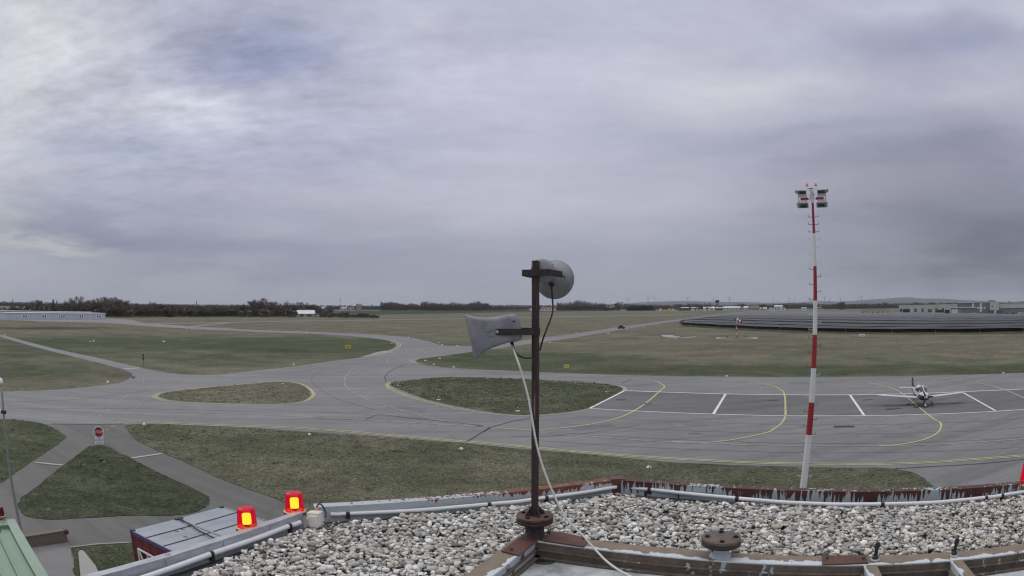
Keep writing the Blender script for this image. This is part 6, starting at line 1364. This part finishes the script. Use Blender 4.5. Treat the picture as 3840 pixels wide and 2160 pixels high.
def tree_proto(name, kind, seed):
    rg = random.Random(seed); root = empty(name, (0, 0, -500)); tr = MB(); cr = MB()
    if kind in ('bare', 'grey'):
        h = 10; tr.tube([(0, 0, 0), (.1, 0, 2.2), (rg.uniform(-.3, .3), rg.uniform(-.3, .3), 6)], [.32, .26, .12], 6)
        for k in range(11):
            a = rg.random()*6.28; z0 = rg.uniform(1.8, 5); l_ = rg.uniform(2.6, 4.6); e = Vector((math.cos(a)*l_*.75, math.sin(a)*l_*.75, z0 + l_*rg.uniform(.6, 1.1))); m_ = Vector((math.cos(a)*l_*.35, math.sin(a)*l_*.35, z0 + l_*.35))
            tr.tube([(0, 0, z0), m_, e], [.20, .14, .06], 4); twig_cloud(cr, 85, e, (1.3, 1.3, 1.2), 1.1, .095, .6, .0, seed*50 + k)
        twig_cloud(cr, 260, (0, 0, 6.3), (3.6, 3.6, 3.4), 1.3, .08, .7, .25, seed)
        mats = ('bark', 'bark' if kind == 'bare' else 'bark_grey')
    elif kind == 'poplar':
        tr.tube([(0, 0, 0), (0, 0, 9)], [.22, .06], 5)
        for k in range(12):
            a = rg.random()*6.28; z0 = rg.uniform(1, 7); tr.tube([(0, 0, z0), (math.cos(a)*.6, math.sin(a)*.6, z0 + 2.2)], [.07, .02], 4)
        twig_cloud(cr, 330, (0, 0, 5.4), (.95, .95, 4.6), 1.3, .06, 1.8, .1, seed); mats = ('bark_grey', 'bark_grey')
    elif kind in ('shrub', 'blossom'):
        tr.tube([(0, 0, 0), (0, 0, 3)], [.2, .1], 5); twig_cloud(cr, 950, (0, 0, 4.3), (4.4, 4.4, 4.6), 1.1, .17, .5, .3, seed)
        for k in range(6): a = rg.random()*6.28; twig_cloud(cr, 110, (math.cos(a)*2.8, math.sin(a)*2.8, rg.uniform(4.5, 8)), (1.7, 1.7, 1.6), .9, .15, .5, .1, seed*9 + k)
        if kind == 'blossom':
            mats = ('bark', 'shrub'); b2 = MB(); twig_cloud(b2, 330, (0, 0, 5.2), (4.3, 4.3, 4.2), .7, .22, .3, .8, seed + 7)
        else: mats = ('bark', 'shrub')
    else:  # conifer
        tr.tube([(0, 0, 0), (0, 0, 9.6)], [.25, .04], 5)
        for k in range(14):
            z = 1 + k*.62; r = 2.6*(1 - (z/10.4))**.8; twig_cloud(cr, int(60*r/2.6) + 14, (0, 0, z), (r, r, .35), .8, .16, -.25, .3, seed*20 + k)
        mats = ('bark', 'evergreen')
    tr.build('trunk', mats[0], root); c_ = cr.build('crown', mats[1], root)
    if kind == 'blossom': b2.build('blossom', 'blossom', root)
    return root
PR_ = {k: [tree_proto('bare_tree' if k in ('bare', 'grey') else {'poplar': 'poplar_tree', 'shrub': 'bush', 'blossom': 'blossoming_bush', 'conifer': 'conifer_tree'}[k], k, 11 + 7*i + len(k)) for i in range(3)] for k in ('bare', 'grey', 'poplar', 'shrub', 'blossom', 'conifer')}
_first = {}
def tree(kind, px, ytop, D, label, group, wk=1.0, rg=random):
    src = PR_[kind][rg.randrange(3)]
    if src.name in _first: o = copy_tree(src)
    else: o = src; _first[src.name] = 1
    p = PH(px, 1160, D); p.z = 0; h = max(2.0, PH(px, ytop, D).z); o.location = p; s_ = h/10.0; o.scale = (s_*wk, s_*wk, s_); o.rotation_euler = (0, 0, rg.uniform(0, 6.28))
    tag(o, label, 'tree' if kind not in ('shrub', 'blossom') else 'bush', group); return o
rt2 = random.Random(5)
# skyline of the left tree belt: (px, top of the crowns, base)
top = [(0, 1152), (60, 1146), (100, 1147), (170, 1146), (190, 1138), (220, 1133), (290, 1130), (340, 1131), (420, 1130), (470, 1134), (500, 1143), (520, 1137), (590, 1134), (610, 1146), (690, 1150), (800, 1151), (850, 1150), (900, 1145), (950, 1140), (1000, 1142), (1080, 1143), (1120, 1146), (1190, 1148), (1240, 1156), (1300, 1164), (1360, 1172), (1420, 1178)]
topy = lambda x: np.interp(x, [a for a, b in top], [b for a, b in top]); basD = lambda x: np.interp(x, [0, 300, 420, 960, 1240, 1420], [700, 700, 640, 720, 700, 640])
x = -20
while x < 1250:      # back belt of brown crowns
    yt = topy(x) + (rt2.uniform(-9, -3) if rt2.random() < .2 else rt2.uniform(-2, 9)); tree('bare' if rt2.random() < .6 else 'shrub', x, yt, basD(x) + rt2.uniform(30, 140), 'bare brown tree in the dense belt behind the left field', 'trees of the dense belt behind the left field', rt2.uniform(.9, 1.4)); x += rt2.uniform(7, 12)
x = 380
while x < 1420:      # front belt of low dense scrub
    yt = np.interp(x, [380, 560, 700, 1000, 1240, 1420], [1150, 1150, 1158, 1158, 1168, 1178]) + rt2.uniform(-4, 7)
    if not 1108 < x < 1205: tree('shrub', x, yt, basD(x) + rt2.uniform(-6, 25), 'low brown bush in the front edge of the left tree belt', 'low bushes along the left tree belt', rt2.uniform(.9, 1.7))
    x += rt2.uniform(7, 11)
x = -20
while x < 420:
    tree('shrub', x, 1158 + rt2.uniform(-5, 5), 735, 'brown bush showing above the hangar roofs', 'bushes above the hangar roofs', rt2.uniform(1., 1.5)); x += 9
singles = [('grey', 134, 1120, 720, 'round bare tree standing out above the white hangar at the far left', 1.3), ('conifer', 200, 1119, 720, 'dark pointed conifer above the white hangar', 1.0), ('poplar', 213, 1121, 760, 'thin dark spire tree beside the pointed conifer', .9), ('poplar', 243, 1120, 760, 'second thin spire tree right of the conifer', .9), ('poplar', 250, 1124, 760, 'short thin spire tree in the group of three', .9), ('poplar', 266, 1121, 760, 'thin spire tree just left of the tallest bare tree', .9),
 ('grey', 287, 1110, 730, 'tallest bare tree with spreading limbs above the hangar', 1.1), ('grey', 348, 1118, 740, 'bare tree at the left start of the big round group', 1.2), ('grey', 372, 1117, 740, 'bare tree second in the big round group', 1.2), ('grey', 395, 1114, 740, 'bare tree third in the big round group', 1.2), ('grey', 415, 1112, 745, 'highest bare tree of the big round group', 1.2), ('grey', 435, 1116, 740, 'bare tree right of the highest in the round group', 1.2), ('grey', 458, 1121, 740, 'bare tree at the right end of the big round group', 1.2),
 ('poplar', 563, 1127, 720, 'thin bare spire above the dense round bush', 1.0), ('poplar', 583, 1128, 720, 'second thin bare spire above the dense round bush', 1.0), ('blossom', 627, 1134, 700, 'tall greenish tree right of the dense round bush', .8), ('conifer', 647, 1139, 700, 'small dark conifer beside the greenish tree', .8), ('bare', 722, 1141, 800, 'small bare tree left of the thin dark mast', .8), ('bare', 801, 1140, 800, 'bare tree between the thin dark mast and the flat roof shed', .9), ('poplar', 828, 1139, 800, 'short spire tree above the flat roof shed', .8),
 ('grey', 950, 1124, 760, 'large fan shaped bare tree left of the shed, left half', 1.2), ('grey', 975, 1117, 760, 'large fan shaped bare tree left of the shed, highest', 1.2), ('grey', 990, 1126, 760, 'bare tree at the right flank of the fan shaped one', 1.0), ('grey', 1014, 1126, 780, 'bare tree right of the large fan shaped one', 1.0), ('grey', 1035, 1131, 780, 'lower bare tree between fan tree and spires', 1.0), ('poplar', 1068, 1129, 760, 'bare spire, left one above the pale shrubs', 1.4), ('poplar', 1077, 1127, 760, 'bare spire, middle one above the pale shrubs', 1.4), ('poplar', 1087, 1130, 760, 'bare spire, right one above the pale shrubs', 1.4),
 ('grey', 1116, 1131, 790, 'round bare tree above the white roofed shed', 1.0), ('grey', 1144, 1134, 790, 'bare tree above the right end of the shed roof', 1.0), ('grey', 1177, 1136, 790, 'small square topped bare tree right of the shed', 1.2)]
for k, px, yt, D, lab, wk in singles: tree(k, px, yt, D, lab, None, wk)
bl = [(361, 1157, 690, 'pale blossoming bush right behind the white hangar end'), (410, 1153, 660, 'pale blossoming bush left of the large pale one'), (494, 1158, 640, 'large pale blossoming bush at the left field edge'), (478, 1164, 640, 'small pale bush left of the large pale one'), (905, 1163, 700, 'pale blossoming bush left of the fan shaped tree'), (936, 1160, 700, 'pale blossoming bush under the fan shaped tree'), (985, 1156, 690, 'pale bush, left of two right of the fan shaped tree'), (1002, 1160, 690, 'pale bush, right of two right of the fan shaped tree'),
 (1083, 1155, 690, 'pale blossoming bush left of the white roofed shed'), (1100, 1162, 685, 'low pale bush touching the shed on its left'), (1133, 1152, 760, 'pale bush showing over the shed roof'), (1157, 1156, 760, 'second pale bush over the right end of the shed roof'), (1205, 1170, 690, 'small pale bush beside the blue container'), (1300, 1166, 660, 'pale bush in the low scrub beside the green field'), (1235, 1173, 660, 'low pale bush in the scrub right of the blue container')]
for px, yt, D, lab in bl: tree('blossom', px, yt, D, lab, None, 1.1)
# central wood beyond the green field
cw = [(1436, 1132), (1460, 1129), (1480, 1133), (1510, 1136), (1550, 1135), (1575, 1143), (1592, 1128), (1620, 1133), (1650, 1134), (1670, 1138), (1705, 1132), (1740, 1138), (1765, 1133), (1795, 1129), (1825, 1133), (1840, 1142), (1880, 1141), (1900, 1145), (1990, 1148)]
for rowD, dy, st_ in ((1900, 0, 8.), (1800, 9, 8.), (1760, 16, 10.)):
    x = 1436
    while x < (1840 if dy < 5 else 1990):
        yt = np.interp(x, [a for a, b in cw], [b for a, b in cw]) + dy + rt2.uniform(-1.5, 2.5); tree('bare' if dy == 0 and rt2.random() < .7 else 'shrub', x, yt, rowD + rt2.uniform(-20, 20), 'brown grey tree of the wood beyond the green field', 'trees of the wood beyond the green field', rt2.uniform(.6, 1.)); x += st_*rt2.uniform(.8, 1.3)
for px in (1640, 1668, 1700, 1757, 1875): tree('blossom', px, 1157, 1750, 'pale bush at the foot of the wood beyond the green field', 'pale bushes at the foot of that wood', .9)
x = 2090
while x < 2275:
    yt = np.interp(x, [2090, 2100, 2150, 2160, 2185, 2210, 2240, 2262, 2290], [1126, 1131, 1126, 1123, 1124, 1130, 1132, 1133, 1137]) + rt2.uniform(-2, 4); tree('poplar', x, yt, 1850 + rt2.uniform(-15, 15), 'slender bare poplar in the row right of the pole', 'row of slender bare poplars', 1.35); x += rt2.uniform(4.5, 7)
x = 2092
while x < 2330: tree('shrub', x, 1148 + rt2.uniform(-3, 4), 1830, 'low grey brown tree under the poplar row', 'low trees under the poplar row', .8); x += 7
tree('bare', 2318, 1132, 1850, 'broad bare tree right of the poplar row', None, 1.5)
x = 2352
while x < 2458: tree('conifer', x, np.interp(x, [2352, 2370, 2440, 2458], [1150, 1143, 1144, 1152]) + rt2.uniform(-1, 1.5), 1800, 'dark evergreen in the dense block right of the poplars', 'dense block of dark evergreens', 1.5); x += 4.
for px, yt, lab in ((2545, 1138, 'round tree above the far sheds'), (2590, 1136, 'pointed tree above the far sheds'), (2618, 1137, 'tree above the pale far roof'), (2654, 1136, 'tall narrow tree pair left of the far tower'), (2780, 1136, 'broad dark tree right of the far tower'), (2860, 1138, 'dark tree above the white far hall'), (3156, 1128, 'dark clump of tall trees right of the mast'), (3110, 1140, 'small dark tree near the mast'), (3320, 1131, 'dark tree before the hazy hill'), (3430, 1131, 'dark tree above the long pale hall, left'), (3500, 1131, 'dark tree above the long pale hall, middle'), (3560, 1132, 'dark tree above the long pale hall, right'), (3720, 1123, 'tree behind the pale square block')):
    tree('bare' if px != 3156 else 'shrub', px, yt, 1700, lab, None, 1.3)
for px, w in ((3150, 0), (3163, 0)): tree('poplar', px, 1129, 1690, 'dark tall tree in the clump right of the mast', 'tall trees of the clump right of the mast', 2.)
# far continuous woods: one mass each
def woods(px0, px1, D, f, seed, label):
    """f(px) -> top pixel of the skyline"""
    hz = lambda x: np.interp(x, [0, 200, 400, 800, 1200, 1600, 1920, 2400, 2800, 3200, 3600, 3840], [1134, 1138, 1141.2, 1145.8, 1148.6, 1150, 1150.4, 1149.6, 1147.7, 1144.2, 1138.7, 1134]) - 3
    f0 = f; f = lambda x: min(f0(x), hz(x))
    mb = MB(); rg = random.Random(seed); core = []; n = int((px1-px0)/4)
    for i in range(n+1):
        px = px0 + (px1-px0)*i/n; p = PH(px, 1160, D); h = max(3, PH(px, f(px) + 2.5 + 2*noise.noise(Vector((px*.06, seed, 0))), D).z); core.append((p, h))
    vs = []
    for p, h in core: r_ = Vector((p.x, p.y, 0)).normalized(); a = Vector((p.x, p.y, 0)); b = a + r_*120; vs += [a, Vector((a.x, a.y, h*.8)), Vector((b.x, b.y, h*.85)), b]
    mb.add(vs, [(4*i+j, 4*i+4+j, 4*i+5+j, 4*i+1+j) for i in range(n) for j in range(3)])
    for _ in range(int((px1-px0)*7)):
        px = rg.uniform(px0, px1); p = PH(px, 1160, D + rg.uniform(-10, 60)); h = max(3, PH(px, f(px) + 4*noise.noise(Vector((px*.09, seed, 0))), D).z); z = h*rg.uniform(.15, 1.0); s_ = D/2400*rg.uniform(1.2, 2.6)
        c = Vector((p.x, p.y, z)); t = Vector((rg.gauss(0, 1), rg.gauss(0, 1), rg.gauss(0, 1))).normalized(); u = t.orthogonal().normalized(); v = t.cross(u); mb.add([c + u*s_, c + v*s_, c - u*s_*.8, c - v*s_*.7], [(0, 1, 2, 3)])
    o = mb.build('woods', 'far_wood'); tag(o, label, 'woods', kind='stuff')
woods(-200, 1440, 2400, lambda x: np.interp(x, [-200, 0, 600, 1200, 1330, 1440], [1143, 1145, 1146, 1147, 1146, 1147]), 1, 'far dark woods along the horizon at the left')
woods(1430, 2360, 3000, lambda x: np.interp(x, [1430, 1900, 2000, 2360], [1147, 1143, 1145, 1143]), 2, 'far dark woods along the horizon around the pole')
woods(2340, 3300, 2600, lambda x: np.interp(x, [2340, 2400, 2500, 2600, 2700, 2900, 2950, 3040, 3100, 3300], [1140, 1142, 1144, 1142, 1146, 1141, 1137, 1138, 1143, 1143]), 3, 'far dark woods behind the distant sheds')
woods(3090, 4100, 2200, lambda x: np.interp(x, [3090, 3300, 3420, 3600, 4100], [1144, 1141, 1136, 1138, 1140]), 4, 'far dark woods behind the large halls at the right')
# hills beyond
def hills():
    prof = [(2300, 1140), (2450, 1131), (2600, 1129), (2700, 1132), (2850, 1134), (2950, 1135), (3060, 1130), (3100, 1129), (3140, 1131), (3200, 1128), (3280, 1122), (3360, 1117), (3410, 1114.5), (3440, 1118), (3520, 1120), (3600, 1124), (3660, 1127), (3760, 1132), (3900, 1136), (4100, 1140)]
    for j, (D, k, dy) in enumerate(((15000, 1.0, 0), (11000, .5, 6))):
        mb = MB(); vs = []; n = 220
        for i in range(n+1):
            px = 2250 + 1950*i/n; y = np.interp(px, [a for a, b in prof], [b for a, b in prof]); y = 1148 - (1148 - y)*k + 1.2*noise.noise(Vector((px*.012, j*7, 0))); p = PH(px, y, D); r_ = Vector((p.x, p.y, 0)).normalized(); h = max(5, p.z)
            vs += [Vector((p.x, p.y, 0)) - r_*2500, Vector((p.x, p.y, h*.6)) - r_*900, Vector((p.x, p.y, h)), Vector((p.x, p.y, 0)) + r_*2500]
        mb.add(vs, [(4*i+q, 4*i+4+q, 4*i+5+q, 4*i+1+q) for i in range(n) for q in range(3)], True); o = mb.build('hills', 'hill'); tag(o, kind='structure')
hills()

# air: pale haze that lets far things fade toward the sky
def haze():
    m = bpy.data.materials.new('haze'); m.use_nodes = True; t = NT(m.node_tree); t.n.clear(); out = t.new('ShaderNodeOutputMaterial'); v = t.new('ShaderNodeVolumePrincipled')
    v.inputs['Color'].default_value = (.80, .86, .97, 1); v.inputs['Density'].default_value = HAZE; v.inputs['Anisotropy'].default_value = 0.; t.l.new(v.outputs[0], out.inputs['Volume'])
    m.volume_intersection_sampling if False else None
    o = MB().box((0, 9000, 149.0), (46000, 26000, 300.0)).build('haze', m); tag(o, 'thin pale haze over the distance', 'haze', kind='stuff')
HAZE = 0.000032
haze()
# prototypes that were never placed are removed
for L_ in PR_.values():
    for r_ in L_:
        if r_.name not in _first:
            for c_ in list(r_.children): bpy.data.objects.remove(c_)
            bpy.data.objects.remove(r_)
print('objects', len(bpy.data.objects))
